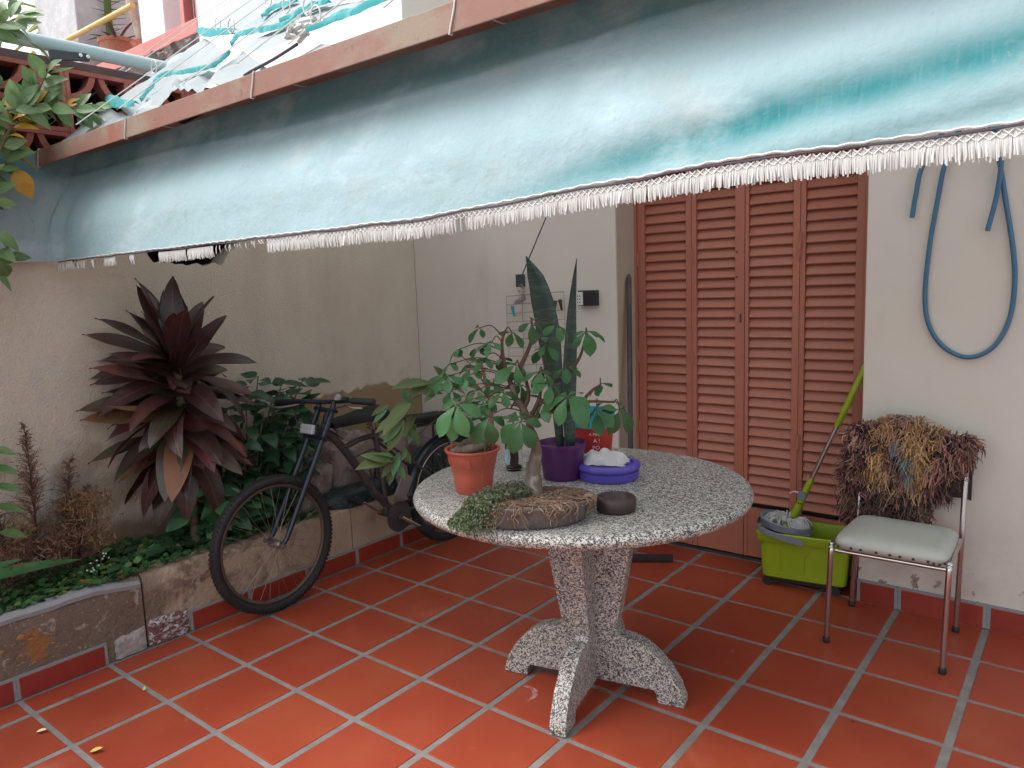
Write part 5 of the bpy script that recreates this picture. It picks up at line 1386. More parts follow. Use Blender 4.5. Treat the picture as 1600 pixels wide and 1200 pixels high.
for f, s_, bk in ((fl, sfl, sbl), (frr, sfr, sbr)):
    o = leg('leg', [f + Vector((0, 0, .012)), f.lerp(s_, .5) + Vector((0, 0, .006)), s_ + Vector((0, .0, -.035)), s_ + Vector((0, .012, -.006)), s_ + Vector((0, .045, .002)), bk + Vector((0, -.06, .0))])
    q = MB(); q.lathe([(.001, 0), (.013, 0), (.014, .004), (.0135, .022), (.011, .026)], f, 12); q.build('foot', M['rubber'], o, smooth=True)
for f, s_ in ((brr, sbr), (bll, sbl)):
    o = leg('leg', [f + Vector((0, 0, .012)), f.lerp(s_, .6) + Vector((0, 0, 0)), s_ + Vector((0, 0, -.02)), s_ + Vector((0, .004, .06)), s_ + Vector((0, .02, .20)), s_ + Vector((0, .040, .355))])
    q = MB(); q.lathe([(.001, 0), (.013, 0), (.014, .004), (.0135, .022), (.011, .026)], f, 12); q.build('foot', M['rubber'], o, smooth=True)
q = MB(); q.tube([sfl + Vector((.0, .02, -.022)), sfr + Vector((0, .02, -.022))], .008, 10); q.build('rail', M['chrome'], ch, smooth=True)
q = MB(); q.tube([sbl + Vector((0, -.03, -.004)), sbr + Vector((0, -.03, -.004))], .008, 10); q.build('rail', M['chrome'], ch, smooth=True)
q = MB()
def seat(u, v):
    pass
sc_ = (sfl + sfr + sbr + sbl) / 4
b = MB()
nu = 36
prof = [(.0, -.022), (.88, -.022), (.96, -.018), (1.0, -.004), (1.005, .006), (.985, .016), (.92, .026), (.75, .034), (.4, .038), (0.001, .039)]
vs = []
for r_, z in prof:
    for j in range(nu):
        a = 2 * pi * j / nu
        cx, cy = math.copysign(abs(cos(a)) ** .28, cos(a)), math.copysign(abs(sin(a)) ** .28, sin(a))
        bl = sfl.lerp(sfr, .5 + .5 * cx * r_ * .985).lerp(sbl.lerp(sbr, .5 + .5 * cx * r_ * .985), .5 + .5 * cy * r_)
        vs.append(bl + Vector((0, -.012, z + .012)))
b.add(vs, [(i * nu + j, i * nu + (j + 1) % nu, (i + 1) * nu + (j + 1) % nu, (i + 1) * nu + j) for i in range(len(prof) - 1) for j in range(nu)])
st_ = b.build('seat', M['vinyl'], ch, smooth=True, sharp=60)
q = MB(); q.lathe([(.001, .003), (.0035, .0024), (.0052, .0)], (0, 0, 0), 10); nail = q.mesh('stud', M['rubber'], smooth=True)
for u in (.03, .075, .19, .275, .41, .525, .61, .72, .84, .885, .93, .97):
    p = sfl.lerp(sfr, u) + Vector((0, -.0135 - .001 + (.010 if u < .04 or u > .95 else 0), .008 - (.004 if .86 < u < .95 else 0)))
    inst(nail, 'stud', st_, Matrix.Translation(p) @ Matrix.Rotation(pi / 2, 4, 'X'))
q = MB(); q.grid(lambda u, v: (sbl.x - .005 + (sbr.x - sbl.x + .01) * u, 1.215 - .02 * sin(pi * u) * 0 + .005, .60 + .22 * v), 6, 4)
b = MB(); b.obox((.38, 1.225, .72), (.38, .028, .20)); b.build('backrest', M['vinyl'], ch, bevel=.012)

# shaggy rug over the chair back
rg = thing('rag_rug', 'shaggy multicoloured rag rug in ochre, plum and brown draped over the chair back', 'rug', (.36, 1.18, .40))
top_e = lambda u: .800 + .06 * sin(pi * min(1, u * 1.15)) - .005 * u + .012 * nz(u * 6, 4)
bot_e = lambda u: .415 + .02 * nz(u * 5, 8) + (.0 if u < .62 else .24 * ((u - .62) / .38) ** 1.25)
def rug_pt(u, v):
    """u 0..1 across, v 0 top .. 1 bottom"""
    x0 = .145 - .014 * sin(pi * v); x1 = .592 - .055 * v * v - .02 * sin(v * 3)
    x = x0 + (x1 - x0) * u
    z = top_e(u) + (bot_e(u) - top_e(u)) * v
    y = 1.195 - .026 * sin(pi * min(1, v * 1.2 + .1)) + .008 * nz(u * 5, v * 5, 2) + .03 * max(0, v - .7)
    if v < .1: y += (.1 - v) * .25
    return Vector((x, y, z))
M['rugbase'] = mat('rug_backing', (.05, .035, .035), .95)
b = MB(); b.grid(lambda u, v: rug_pt(u, v), 30, 30)
b.grid(lambda u, v: rug_pt(u, 0) + Vector((0, .012 + .055 * min(1, v * 4), .004 * sin(v * 3) - .26 * v)), 30, 10); b.build('backing', M['rugbase'], rg, smooth=True)
M['rag'] = mat('rag_yarn', (.2, .1, .08), .95, spec=.1, vert_col=True)
ochre = [(.31, .185, .085), (.26, .15, .075), (.36, .235, .125), (.22, .14, .08)]
brown = [(.16, .10, .075), (.22, .14, .10), (.12, .075, .06), (.26, .16, .12)]
plum = [(.045, .020, .026), (.07, .030, .034), (.03, .022, .028), (.12, .055, .05), (.12, .075, .055), (.16, .10, .07)]
pink = [(.26, .13, .11), (.20, .095, .085)]
teal = [(.07, .12, .14), (.11, .16, .165)]
darkb = [(.05, .033, .028), (.085, .055, .042), (.13, .085, .06), (.035, .02, .022)]
def rag_col(u, v):
    n_ = nz(u * 5, v * 5, 6) * .09
    uu = u + n_
    q = rnd.random()
    arch = abs(uu - (.30 + .03 * v)) < .085 and v < .62 or abs(uu - .66) < .09 and v < .66 or (v < .10 and .24 < uu < .34)
    mid = .38 < uu < .57
    if v > .72 + n_: return rnd.choice(darkb if q < .75 else plum if q < .9 else pink)
    if arch: return rnd.choice(ochre if q < .85 else brown)
    if mid and v < .55:
        if (abs(v - .22) < .06 or abs(uu - .56) < .03 or abs(v - .4) < .04 and uu < .46) and q < .55: return rnd.choice(teal)
        return rnd.choice(brown if q < .8 else pink)
    if uu <= .22 or uu >= .76: return rnd.choice(plum if q < .62 else brown if q < .8 else pink)
    return rnd.choice(brown if q < .45 else pink if q < .65 else darkb)
b = MB()
for i in range(680):
    u, v = rnd.random(), rnd.random() ** .9
    if i < 70: v = rnd.uniform(0, .03)
    elif i < 130: u = rnd.choice((rnd.uniform(0, .03), rnd.uniform(.97, 1)))
    elif i < 160: v = rnd.uniform(.95, 1)
    e = Vector((0, -1, .05)) if v > .06 else Vector((0, -.5, .8))
    if u < .05: e += Vector((-.9, 0, 0))
    if u > .95: e += Vector((1.0, 0, .1))
    if v > .95: e += Vector((0, 0, -1))
    td = (e.normalized() + rv(.55)).normalized(); tl = rnd.uniform(.034, .066)
    base = rag_col(u, v)
    for k in range(8):
        p = rug_pt(min(1, max(0, u + rnd.gauss(0, .012))), min(1, max(0, v + rnd.gauss(0, .012))))
        d = (td + rv(.33)).normalized(); l_ = tl * rnd.uniform(.65, 1.15)
        g_ = Vector((0, 0, -1)); w1, w2 = rv(.006), rv(.010)
        P = [p, p + d * l_ * .38 + w1 * .5, p + d * l_ * .68 + g_ * l_ * .16 + w1, p + d * l_ * .80 + g_ * l_ * (.38 + .3 * rnd.random()) + w2]
        q = rnd.uniform(.75, 1.25)
        b.cc = tuple(c_ * q * 1.6 for c_ in (base if rnd.random() < .8 else rag_col(u, v)))
        b.tube(P, [.0026, .0029, .0025, .0010], 4, cap=False)
b.build('shag', M['rag'], rg, smooth=True, kind='stuff')

# ------------------------------------------------------------------ mop bucket and mop
M['lime'] = mat('lime_green_plastic', (.27, .37, .012), .38, layers=[dict(scale=5, lo=.5, hi=.75, col=(.23, .32, .014), fac=.6)])
M['greyp'] = mat('blue_grey_plastic', (.165, .19, .235), .45)
bk = thing('mop_bucket', 'lime green rectangular mop bucket with a blue grey wringer, standing at the shutters', 'bucket', (-.06, 1.36, 0))
BA = radians(8.5); bu, bv = Vector((cos(BA), sin(BA), 0)), Vector((-sin(BA), cos(BA), 0))
B0 = Vector((-.262, 1.225, 0))
def bp(x, y, z): return B0 + bu * x + bv * y + Vector((0, 0, z))
BL, BD = .395, .220
def ring(ins, z, rad=.03, n_=5):
    pts = []
    for cx, cy, a0 in ((BL - ins - rad, BD - ins - rad, 0), (ins + rad, BD - ins - rad, pi / 2), (ins + rad, ins + rad, pi), (BL - ins - rad, ins + rad, 1.5 * pi)):
        for q in range(n_ + 1):
            a = a0 + pi / 2 * q / n_; pts.append(bp(cx + rad * cos(a), cy + rad * sin(a), z))
    return pts
b = MB()
rings = [ring(.022, .040), ring(.012, .048), ring(.0, .225), ring(-.010, .226), ring(-.015, .236), ring(-.016, .268), ring(-.013, .272), ring(-.002, .270), ring(.006, .225), ring(.018, .055), ring(.06, .050)]
k = len(rings[0])
b.add([p for r_ in rings for p in r_], [(i * k + j, i * k + (j + 1) % k, (i + 1) * k + (j + 1) % k, (i + 1) * k + j) for i in range(len(rings) - 1) for j in range(k)] + [tuple(range(k))[::-1], tuple((len(rings) - 1) * k + j for j in range(k))])
b.build('bucket_body', M['lime'], bk, smooth=True, sharp=35)
# moulded panel lines on the front
b = MB()
for p0, p1 in (((.085, .196), (.10, .17)), ((.10, .17), (.10, .075)), ((.235, .195), (.205, .165)), ((.205, .165), (.205, .075)), ((.02, .070), (.355, .062))):
    def yy(z): return .012 - .012 * (z - .048) / .177 - .0006
    b.tube([bp(p0[0], yy(p0[1]), p0[1]), bp(p1[0], yy(p1[1]), p1[1])], .0016, 5)
b.build('moulding', M['lime'], bk, smooth=True)
for x, y in ((.035, .03), (.34, .03), (.035, .185), (.34, .185)):
    q = MB(); c0 = bp(x, y, .022); q.tube([c0 - bv * .014, c0 + bv * .014], .021, 14); q.build('wheel', M['rubber'], bk, smooth=True, sharp=40)
b = MB()
q_ = ring(.03, .022, .02); q2 = ring(.03, .040, .02)
b.add(q_ + q2, [(j, (j + 1) % k, k + (j + 1) % k, k + j) for j in range(k)] + [tuple(range(k))[::-1], tuple(range(k, 2 * k))]); b.build('base', M['rubber'], bk)
# wringer: tapered collar sitting on the left half, handle folded over the rim
b = MB()
WCX, WCY = .105, .108
def wr(r_, z, sx=1.0, dz=0): return [bp(WCX + .118 * r_ * cos(2 * pi * j / 36), WCY + .108 * r_ * sin(2 * pi * j / 36), z + dz * cos(2 * pi * j / 36)) for j in range(36)]
rr = [wr(.86, .262, dz=-.012), wr(1.0, .275, dz=-.015), wr(1.02, .305, dz=-.022), wr(.98, .309, dz=-.022), wr(.86, .300, dz=-.02), wr(.74, .235), wr(.55, .19)]
b.add([p for r_ in rr for p in r_], [(i * 36 + j, i * 36 + (j + 1) % 36, (i + 1) * 36 + (j + 1) % 36, (i + 1) * 36 + j) for i in range(len(rr) - 1) for j in range(36)])
b.build('wringer', M['greyp'], bk, smooth=True, sharp=40)
b = MB()
hp = [bp(-.012, .11, .30), bp(-.015, .03, .297), bp(.01, -.016, .285), bp(.09, -.022, .262), bp(.17, -.022, .246), bp(.205, -.020, .240)]
P = bez(hp, 6); vs = []
for p in P: vs += [p + Vector((0, 0, .014)), p - bv * .006 + Vector((0, 0, .012)), p - bv * .007 - Vector((0, 0, .012)), p - Vector((0, 0, .014))]
m_ = len(P)
b.add(vs, [(i * 4 + j, i * 4 + (j + 1) % 4, (i + 1) * 4 + (j + 1) % 4, (i + 1) * 4 + j) for i in range(m_ - 1) for j in range(4)] + [(0, 1, 2, 3), tuple((m_ - 1) * 4 + j for j in (3, 2, 1, 0))]); b.build('handle', M['greyp'], bk, smooth=True, sharp=40)

mo = thing('mop', 'spin mop with lime green and steel handle leaning in the bucket against the wall edge', 'mop', (-.13, 1.37, .28))
m0, m1 = Vector((-.155, 1.368, .300)), Vector((.158, 1.40, 1.072))
mp = lambda t: m0.lerp(m1, t)
b = MB(); b.tube([mp(.615), mp(.63), mp(.985), mp(1.0)], [.0125, .0145, .0150, .011], 14); b.build('grip', M['lime'], mo, smooth=True, sharp=50)
M['steel'] = mat('brushed_steel', (.50, .49, .49), .3, metal=1)
b = MB(); b.tube([mp(.26), mp(.62)], .0105, 14); b.build('pole', M['steel'], mo, smooth=True)
b = MB(); b.tube([mp(.02), mp(.06), mp(.115)], [.013, .019, .016], 14); b.tube([mp(.125), mp(.27), mp(.28)], [.016, .0145, .012], 14); b.build('lower_handle', M['lime'], mo, smooth=True, sharp=50)
b = MB(); c0 = mp(.175) - Vector((.004, .012, 0)); b.tube([c0 + Vector((0, .012, 0)), c0 - Vector((0, .016, 0))], .0205, 18); col_ = b.build('collar', M['greyp'], mo, smooth=True, sharp=50)
M['whitep'] = mat('white_plastic', (.62, .60, .57), .45)
b = MB(); b.tube(bez([c0 + Vector((-.012, -.012, .012)), c0 + Vector((-.035, -.014, .016)), c0 + Vector((-.055, -.014, .004))], 4), [.004, .004, .004, .0035, .003, .003, .003, .003, .003], 8); b.build('latch', M['whitep'], mo, smooth=True)
b = MB(); hc = bp(WCX, WCY, .262); b.lathe([(.001, .018), (.03, .016), (.075, .004), (.078, -.006), (.001, -.01)], hc, 30); b.build('mop_plate', M['lime'], mo, smooth=True, sharp=50)
for q in ((-.045, -.012, .018), (-.004, -.02, .012)):
    b = MB(); c0 = m0 + Vector(q) * .6; b.tube([c0 - Vector((0, .012, 0)), c0 - Vector((0, .018, 0))], .011, 14); b.build('hub_cap', M['whitep'], mo, smooth=True, sharp=50)
M['yarn'] = mat('grey_white_yarn', (.46, .46, .45), .95, spec=.1, layers=[dict(scale=30, lo=.5, hi=.7, col=(.30, .28, .26), fac=.6)])
b = MB()
for i in range(210):
    a = rnd.choice((rnd.gauss(2.6, .75), rnd.gauss(-.55, .38)))
    r0, r1 = .055, rnd.uniform(.085, .110)
    p = lambda r_, z: bp(WCX + r_ * cos(a) * 1.05, WCY + r_ * sin(a) * .95, z)
    z0 = .275
    P = [p(r0 * .7, z0 + .004), p(r0, z0 + rnd.uniform(.02, .05)), p((r0 + r1) / 2, z0 + rnd.uniform(.015, .055)), p(r1, z0 + rnd.uniform(-.01, .025)), p(r1 * .97, z0 - .03)]
    b.tube(bez(P, 3), .0036, 5, cap=False)
b.build('mop_yarn', M['yarn'], mo, smooth=True, kind='stuff')

# floor squeegee leaning in the door corner
sq = thing('floor_squeegee', 'dark floor squeegee with grey pole leaning in the corner of the shutters', 'squeegee', (-.9, 1.18, 0))
M['darkp'] = mat('dark_grey_paint', (.07, .06, .065), .7, spec=.2, layers=[dict(scale=12, lo=.45, hi=.7, col=(.11, .09, .09))])
h0, h1 = Vector((-1.03, 1.09, .016)), Vector((-.735, 1.275, .016))
hd = (h1 - h0); ang = math.atan2(hd.y, hd.x)
b = MB(); b.obox((h0 + h1) / 2 + Vector((0, 0, .006)), (hd.length, .034, .030), Matrix.Rotation(ang, 3, 'Z')); b.build('head', M['rubber'], sq, bevel=.004)
b = MB(); b.tube([(-.94, 1.20, .03), (-1.043, 1.40, 1.49), (-1.044, 1.402, 1.51)], [.0135, .0135, .006], 10); b.build('pole', M['darkp'], sq, smooth=True)

# ------------------------------------------------------------------ things on the wall
WF = WY - .001
so = thing('wall_socket', 'black wall box with a white socket module on the cream wall', 'socket', (-1.23, WY, 1.39))
b = MB(); b.box((-1.290, WF - .030, 1.348), (-1.170, WF, 1.432)); b.build('box', mat('black_plastic', (.018, .018, .022), .4), so, bevel=.005)
b = MB(); b.box((-1.294, WF - .043, 1.352), (-1.252, WF - .031, 1.424)); s2_ = b.build('socket_module', M['whitep'], so, bevel=.003)
b = MB()
for z in (1.368, 1.385, 1.402):
    for x in (-1.282, -1.268): b.box((x - .0022, WF - .0436, z - .004), (x + .0022, WF - .0432, z + .004))
b.build('contact', M['rubber'], s2_)
rk = thing('wire_rack', 'white wire drying rack hanging on the cream wall behind the snake plant', 'rack', (-1.58, WY, 1.2))
M['wirew'] = mat('white_coated_wire', (.30, .28, .27), .5)
b = MB(); RT = lambda u, v: (-1.790 + .41 * u, WF - .03, .955 + .455 * v + .018 * u)
for v in [i / 9 for i in range(10)]: b.tube([RT(0, v), RT(1, v)], .0024 if 0 < v < 1 else .0032, 5)
for u in (0, .28, .5, 1): b.tube([RT(u, 0), RT(u, 1)], .0020, 5)
b.build('grid', M['wirew'], rk)
for u, v, m_, r_, lb_ in ((.13, .80, M['cyan_pot'], -.2, 'teal clothes peg clipped on the wire rack left of the snake plant blades'), (.86, .83, M['darkp'], .15, 'dark clothes peg clipped on the wire rack, nearer the tall broad blade'), (.955, .84, M['dkclay'], -.2, 'brown clothes peg clipped on the wire rack, nearer the narrow blade')):
    c0 = Vector(RT(u, v)); pg = thing('clothes_peg', lb_, 'clothes peg', c0, 'pegs on the wire rack')
    for s_ in (-1, 1):
        b = MB(); b.obox(c0 + Vector((s_ * .004, -.006, .002)), (.006, .010, .062), Matrix.Rotation(r_ + s_ * .08, 3, 'Y')); b.build('peg_half', m_, pg, bevel=.0015)
hk = thing('chain_hook', 'dark wall bracket with hanging chain and cord behind the snake plant', 'hook', (-1.69, WY, 1.5))
b = MB(); b.box((-1.705, WF - .045, 1.462), (-1.667, WF, 1.535)); b.build('bracket', M['iron'], hk, bevel=.004)
M['chain'] = mat('dull_chain', (.30, .28, .27), .45, metal=.6)
b = MB()
for i in range(24):
    t = i / 23; c0 = Vector((-1.672 + .030 * sin(t * 6.28 * 1.5) , WF - .05 + .01 * cos(t * 9), 1.475 - .085 * sin(pi * t) - .035 * t))
    a = rnd.uniform(0, 3); u_ = rv(1).normalized(); v_ = u_.cross(rv(1)).normalized()
    b.tube([c0 + u_ * cos(q) * .010 + v_ * sin(q) * .007 for q in [2 * pi * k_ / 8 for k_ in range(8)]], .0022, 5, closed=True)
b.build('chain', M['chain'], hk, smooth=True)
b = MB(); b.tube([(-1.668, WF - .035, 1.40), (-1.672, WF - .035, .95)], .003, 6); b.build('cord', M['wirew'], hk)
b = MB(); b.tube([(-1.675, WF - .04, 1.50), (-1.616, WF - .05, 1.592), (-1.473, WF - .06, 1.822), (-1.30, WF - .08, 2.1), (-1.1, WF - .1, 2.42)], .0035, 6); b.build('pull_cord', M['darkp'], hk)

ho = thing('garden_hose', 'blue garden hose hanging in a long loop on the cream wall', 'hose', (.53, WY, 2.02))
M['hose'] = mat('blue_hose_rubber', (.045, .135, .235), .4, layers=[dict(scale=5, lo=.45, hi=.7, col=(.06, .16, .26), fac=.6)])
y = WF - .014
P = bez([(.338, y, 1.688), (.350, y - .004, 1.78), (.372, y - .008, 1.89), (.45, y - .02, 2.02), (.545, y - .03, 2.055), (.615, y - .025, 1.98), (.632, y - .012, 1.88), (.655, y, 1.74), (.688, y, 1.55), (.700, y, 1.41), (.688, y, 1.27), (.640, y, 1.165), (.561, y, 1.122), (.478, y, 1.155), (.418, y, 1.24), (.396, y, 1.36), (.404, y, 1.55), (.428, y, 1.75), (.452, y - .01, 1.89), (.50, y - .03, 2.01), (.56, y - .045, 2.05), (.625, y - .045, 1.99), (.640, y - .03, 1.88), (.630, y - .02, 1.75), (.604, y - .014, 1.615)], 7)
b = MB(); b.tube(P, .0092, 12); b.build('hose', M['hose'], ho, smooth=True, sharp=60)
b = MB(); b.tube([(.545, WF, 2.03), (.545, WF - .07, 2.03), (.545, WF - .085, 2.06)], .006, 8); b.build('hook', M['iron'], ho, smooth=True)

# ------------------------------------------------------------------ bicycle
bi = thing('bicycle', 'old dark bicycle with a rear carrier parked along the planting bed', 'bicycle', (-1.99, .3, 0))
M['tyre'] = mat('worn_black_tyre', (.014, .0135, .014), .75, layers=[dict(scale=30, lo=.5, hi=.7, col=(.032, .029, .027), fac=.7)], bumps=[dict(kind='cells', scale=90, str=.8, d=.004)])
M['rimm'] = mat('dull_brown_rim', (.10, .075, .065), .5, metal=.4, layers=[dict(scale=25, lo=.5, hi=.7, col=(.16, .10, .07))])
M['spoke'] = mat('dull_spoke', (.24, .21, .19), .4, metal=.7)
M['bframe'] = mat('greyish_brown_frame', (.036, .032, .034), .45, layers=[dict(scale=14, lo=.45, hi=.7, col=(.07, .06, .058)), dict(scale=60, lo=.66, hi=.72, col=(.16, .08, .05))])
M['fork'] = mat('blue_black_enamel', (.014, .019, .032), .28, layers=[dict(scale=60, lo=.68, hi=.72, col=(.35, .33, .32), z=(.68, .45))])
M['leather'] = mat('black_saddle_vinyl', (.008, .008, .009), .6, spec=.3, bumps=[dict(scale=120, str=.2, d=.002)])
BX = -1.995
def wheel(c, R_, lean=0):
    c = Vector(c)
    w_ = None
    b = MB(); b.tube([c + Vector((0, cos(a) * (R_ - .022), sin(a) * (R_ - .022))) for a in [2 * pi * i / 56 for i in range(56)]], .0225, 10, closed=True)
    ty = b.mesh('x', M['tyre'])
    wroot = MB(); wroot.tube([c + Vector((0, cos(a) * (R_ - .049), sin(a) * (R_ - .049))) for a in [2 * pi * i / 56 for i in range(56)]], .0095, 8, closed=True)
    wh = wroot.build('wheel', M['rimm'], bi, smooth=True, sharp=60)
    q = MB(); q.v, q.f, q.m = b.v, b.f, b.m; q.build('tyre', M['tyre'], wh, smooth=True, sharp=70)
    # tread knobs
    q = MB()
    for i in range(96):
        a = 2 * pi * i / 96
        for s_ in (-.011, 0, .011):
            a2 = a + (.03 if s_ == 0 else 0)
            rr_ = R_ - (.001 if s_ == 0 else .0035)
            q.obox(c + Vector((s_, cos(a2) * rr_, sin(a2) * rr_)), (.008, .010, .007), Matrix.Rotation(a2 - pi / 2, 3, 'X'))
    q.build('tread', M['tyre'], wh, kind='stuff')
    q = MB(); q.tube([c - Vector((.045, 0, 0)), c - Vector((.03, 0, 0)), c + Vector((.03, 0, 0)), c + Vector((.045, 0, 0))], [.011, .02, .02, .011], 12); q.tube([c - Vector((.068, 0, 0)), c + Vector((.068, 0, 0))], .006, 8); q.build('hub', M['spoke'], wh, smooth=True, sharp=50)
    q = MB()
    for i in range(32):
        a = 2 * pi * i / 32; s_ = -.03 if i % 2 else .03; a2 = a + (.55 if (i // 2) % 2 else -.55)
        q.tube([c + Vector((s_, cos(a2) * .018, sin(a2) * .018)), c + Vector((0, cos(a) * (R_ - .055), sin(a) * (R_ - .055)))], .0011, 4, cap=False)
    q.build('spokes', M['spoke'], wh, kind='stuff')
    return wh
FC = (BX, -.262, .322); RCw = (BX, .91, .31)
wheel(FC, .322); wheel(RCw, .31)
for s_ in (-1, 1):
    x = BX + s_ * .055
    b = MB(); b.tube([(x, -.262, .322), (x, -.235, .345), (x, -.06, .655), (x, .075, .90), (x, .088, .945)], [.0075, .012, .0145, .0145, .012], 12); b.build('fork_tube', M['fork'], bi, smooth=True, sharp=60)
    b = MB(); c0 = Vector((x + s_ * .012, -.262, .322)); b.tube([c0, c0 + Vector((s_ * .014, 0, 0))], .0105, 6); b.build('axle_nut', M['spoke'], bi)
b = MB(); b.obox((BX, .004, .775), (.15, .034, .020), Matrix.Rotation(radians(-28), 3, 'X')); b.obox((BX, .078, .90), (.15, .034, .018), Matrix.Rotation(radians(-28), 3, 'X')); b.build('fork_crown', M['fork'], bi, bevel=.004)
b = MB(); b.tube([(BX, .03, .76), (BX, .105, .90)], .019, 14); b.build('head_tube', M['bframe'], bi, smooth=True)
# handlebar
b = MB(); hb = bez([(-1.735, .165, .945), (-1.86, .125, .948), (BX, .085, .940), (-2.13, .03, .940), (-2.265, -.015, .930)], 5); b.tube(hb, .0115, 12); hbo = b.build('handlebar', M['fork'], bi, smooth=True)
for a_, c_ in (((-1.735, .165, .945), (-1.85, .129, .9475)), ((-2.265, -.015, .930), (-2.16, .020, .938))):
    b = MB(); b.tube([a_, Vector(a_).lerp(Vector(c_), .04), c_], [.014, .017, .0165], 14); b.build('grip', M['rubber'], hbo, smooth=True, sharp=50)
b = MB(); b.tube(bez([(-2.14, .02, .925), (-2.2, -.04, .915), (-2.27, -.06, .92)], 4), .005, 8); b.build('brake_lever', M['spoke'], hbo, smooth=True)
b = MB(); b.tube(bez([(-1.88, .11, .935), (-1.82, .08, .925), (-1.76, .11, .92)], 4), .005, 8); b.build('brake_lever', M['spoke'], hbo, smooth=True)
b = MB(); b.lathe([(.001, .028), (.016, .026), (.027, .014), (.029, 0), (.001, -.006)], (-1.925, .10, .955), 20); b.build('bell', M['spoke'], hbo, smooth=True, sharp=60)
b = MB(); b.tube([(-1.90, .108, .955), (-1.872, .118, .955)], .013, 10); b.build('shifter', M['rubber'], hbo, smooth=True)
b = MB()
b.tube(bez([(-2.13, .03, .93), (-2.08, -.04, .88), (-2.03, -.02, .80), (-2.0, .1, .74)], 5), .003, 6); b.build('cable', M['rubber'], bi, smooth=True)
b = MB(); b.tube(bez([(-1.87, .12, .93), (-1.93, .03, .90), (-1.97, .05, .83), (-1.98, .16, .74)], 5), .003, 6); b.build('cable', M['rubber'], bi, smooth=True)
# headlamp style reflector between the fork tubes
M['refl'] = mat('clear_reflector', (.75, .78, .80), .12, metal=.55, bumps=[dict(kind='cells', scale=160, str=.6, d=.003)])
b = MB(); b.obox((BX + .0, -.035, .825), (.095, .022, .046), Matrix.Rotation(radians(-14), 3, 'X')); b.build('reflector', M['refl'], bi, bevel=.006)
b = MB(); b.obox((BX, -.02, .822), (.110, .02, .058), Matrix.Rotation(radians(-14), 3, 'X')); b.build('reflector_housing', M['rubber'], bi, bevel=.004)
# frame
def tubeP(name, pts, r_, m_=None, n_=12):
    b = MB(); b.tube(bez(pts, 5), r_, n_); return b.build(name, m_ or M['bframe'], bi, smooth=True, sharp=70)
tubeP('down_tube', [(BX, .055, .80), (BX, .13, .735), (BX, .22, .62), (BX, .33, .45), (BX, .43, .33), (BX, .50, .235)], .021)
tubeP('frame_brace', [(BX, .17, .69), (BX, .27, .715), (BX, .40, .72)], .014)
tubeP('seat_tube', [(BX, .43, .28), (BX, .41, .5), (BX, .38, .76)], .016)
tubeP('seat_post', [(BX, .38, .74), (BX, .37, .80)], .013, M['spoke'])
for s_ in (-1, 1):
    tubeP('chain_stay', [(BX + s_ * .03, .46, .27), (BX + s_ * .055, .66, .285), (BX + s_ * .06, .86, .31)], .009)
    tubeP('seat_stay', [(BX + s_ * .025, .39, .70), (BX + s_ * .05, .62, .52), (BX + s_ * .06, .86, .31)], .008)
    tubeP('carrier_stay', [(BX + s_ * .065, .86, .32), (BX + s_ * .065, .87, .52), (BX + s_ * .06, .88, .705)], .0065, M['fork'])
b = MB()
for x in (-.07, -.03, .03, .07): b.tube([(BX + x, .47, .735), (BX + x, .98, .715)], .0055, 8)
for y in (.47, .62, .80, .98): b.tube([(BX - .07, y, .735 - .04 * (y - .47)), (BX + .07, y, .735 - .04 * (y - .47))], .0055, 8)
b.build('carrier', M['fork'], bi, smooth=True)
b = MB(); b.obox((BX, .72, .755), (.15, .46, .035), Matrix.Rotation(radians(-3), 3, 'X')); b.build('carrier_pad', M['leather'], bi, bevel=.014)
def mud(a0, a1, R_, c):
    b = MB()
    def fn(u, v):
        a = a0 + (a1 - a0) * u; q = (v - .5) * 2
        r_ = R_ + .016 * (1 - q * q)
        return (c[0] + q * .029, c[1] + cos(a) * r_, c[2] + sin(a) * r_)
    b.grid(fn, 30, 6); return b.build('mudguard', M['fork'], bi, smooth=True)
mud(radians(5), radians(175), .318, RCw)
M['rimhi'] = mat('pale_worn_rim', (.45, .43, .42), .35, metal=.7)
b = MB(); b.tube([(BX + .012, RCw[1] + cos(a) * .268, RCw[2] + sin(a) * .268) for a in [radians(20 + 170 * i / 30) for i in range(31)]], .004, 6); b.build('rim_edge', M['rimhi'], bi, smooth=True)
# saddle
b = MB()
def sad(u, v):
    y = .10 + .31 * u; th = pi * v
    w_ = .030 + .075 * smooth01((u - .25) / .6); h = .045 + .018 * u
    return (BX + w_ * cos(th), y - .01 * sin(th), .805 + .012 * u + h * sin(th) ** .7 - .02 * (1 - u) * 0)
b.grid(sad, 18, 14)
b.add([(BX + .03, .10, .805), (BX - .03, .10, .805), (BX - .105, .41, .817), (BX + .105, .41, .817)], [(0, 1, 2, 3)])
b.add([sad(1, i / 14) for i in range(15)], [tuple(range(15))]); b.add([sad(0, i / 14) for i in range(15)], [tuple(range(15))[::-1]])
b.build('saddle', M['leather'], bi, smooth=True, sharp=50)
b = MB()
for x, y in ((-.045, .38), (.045, .38), (0, .13)):
    b.tube([(BX + x + .010 * cos(i * 1.05), y + .010 * sin(i * 1.05), .745 + i * .003) for i in range(22)], .0022, 5)
b.build('saddle_spring', M['rubber'], bi, smooth=True)
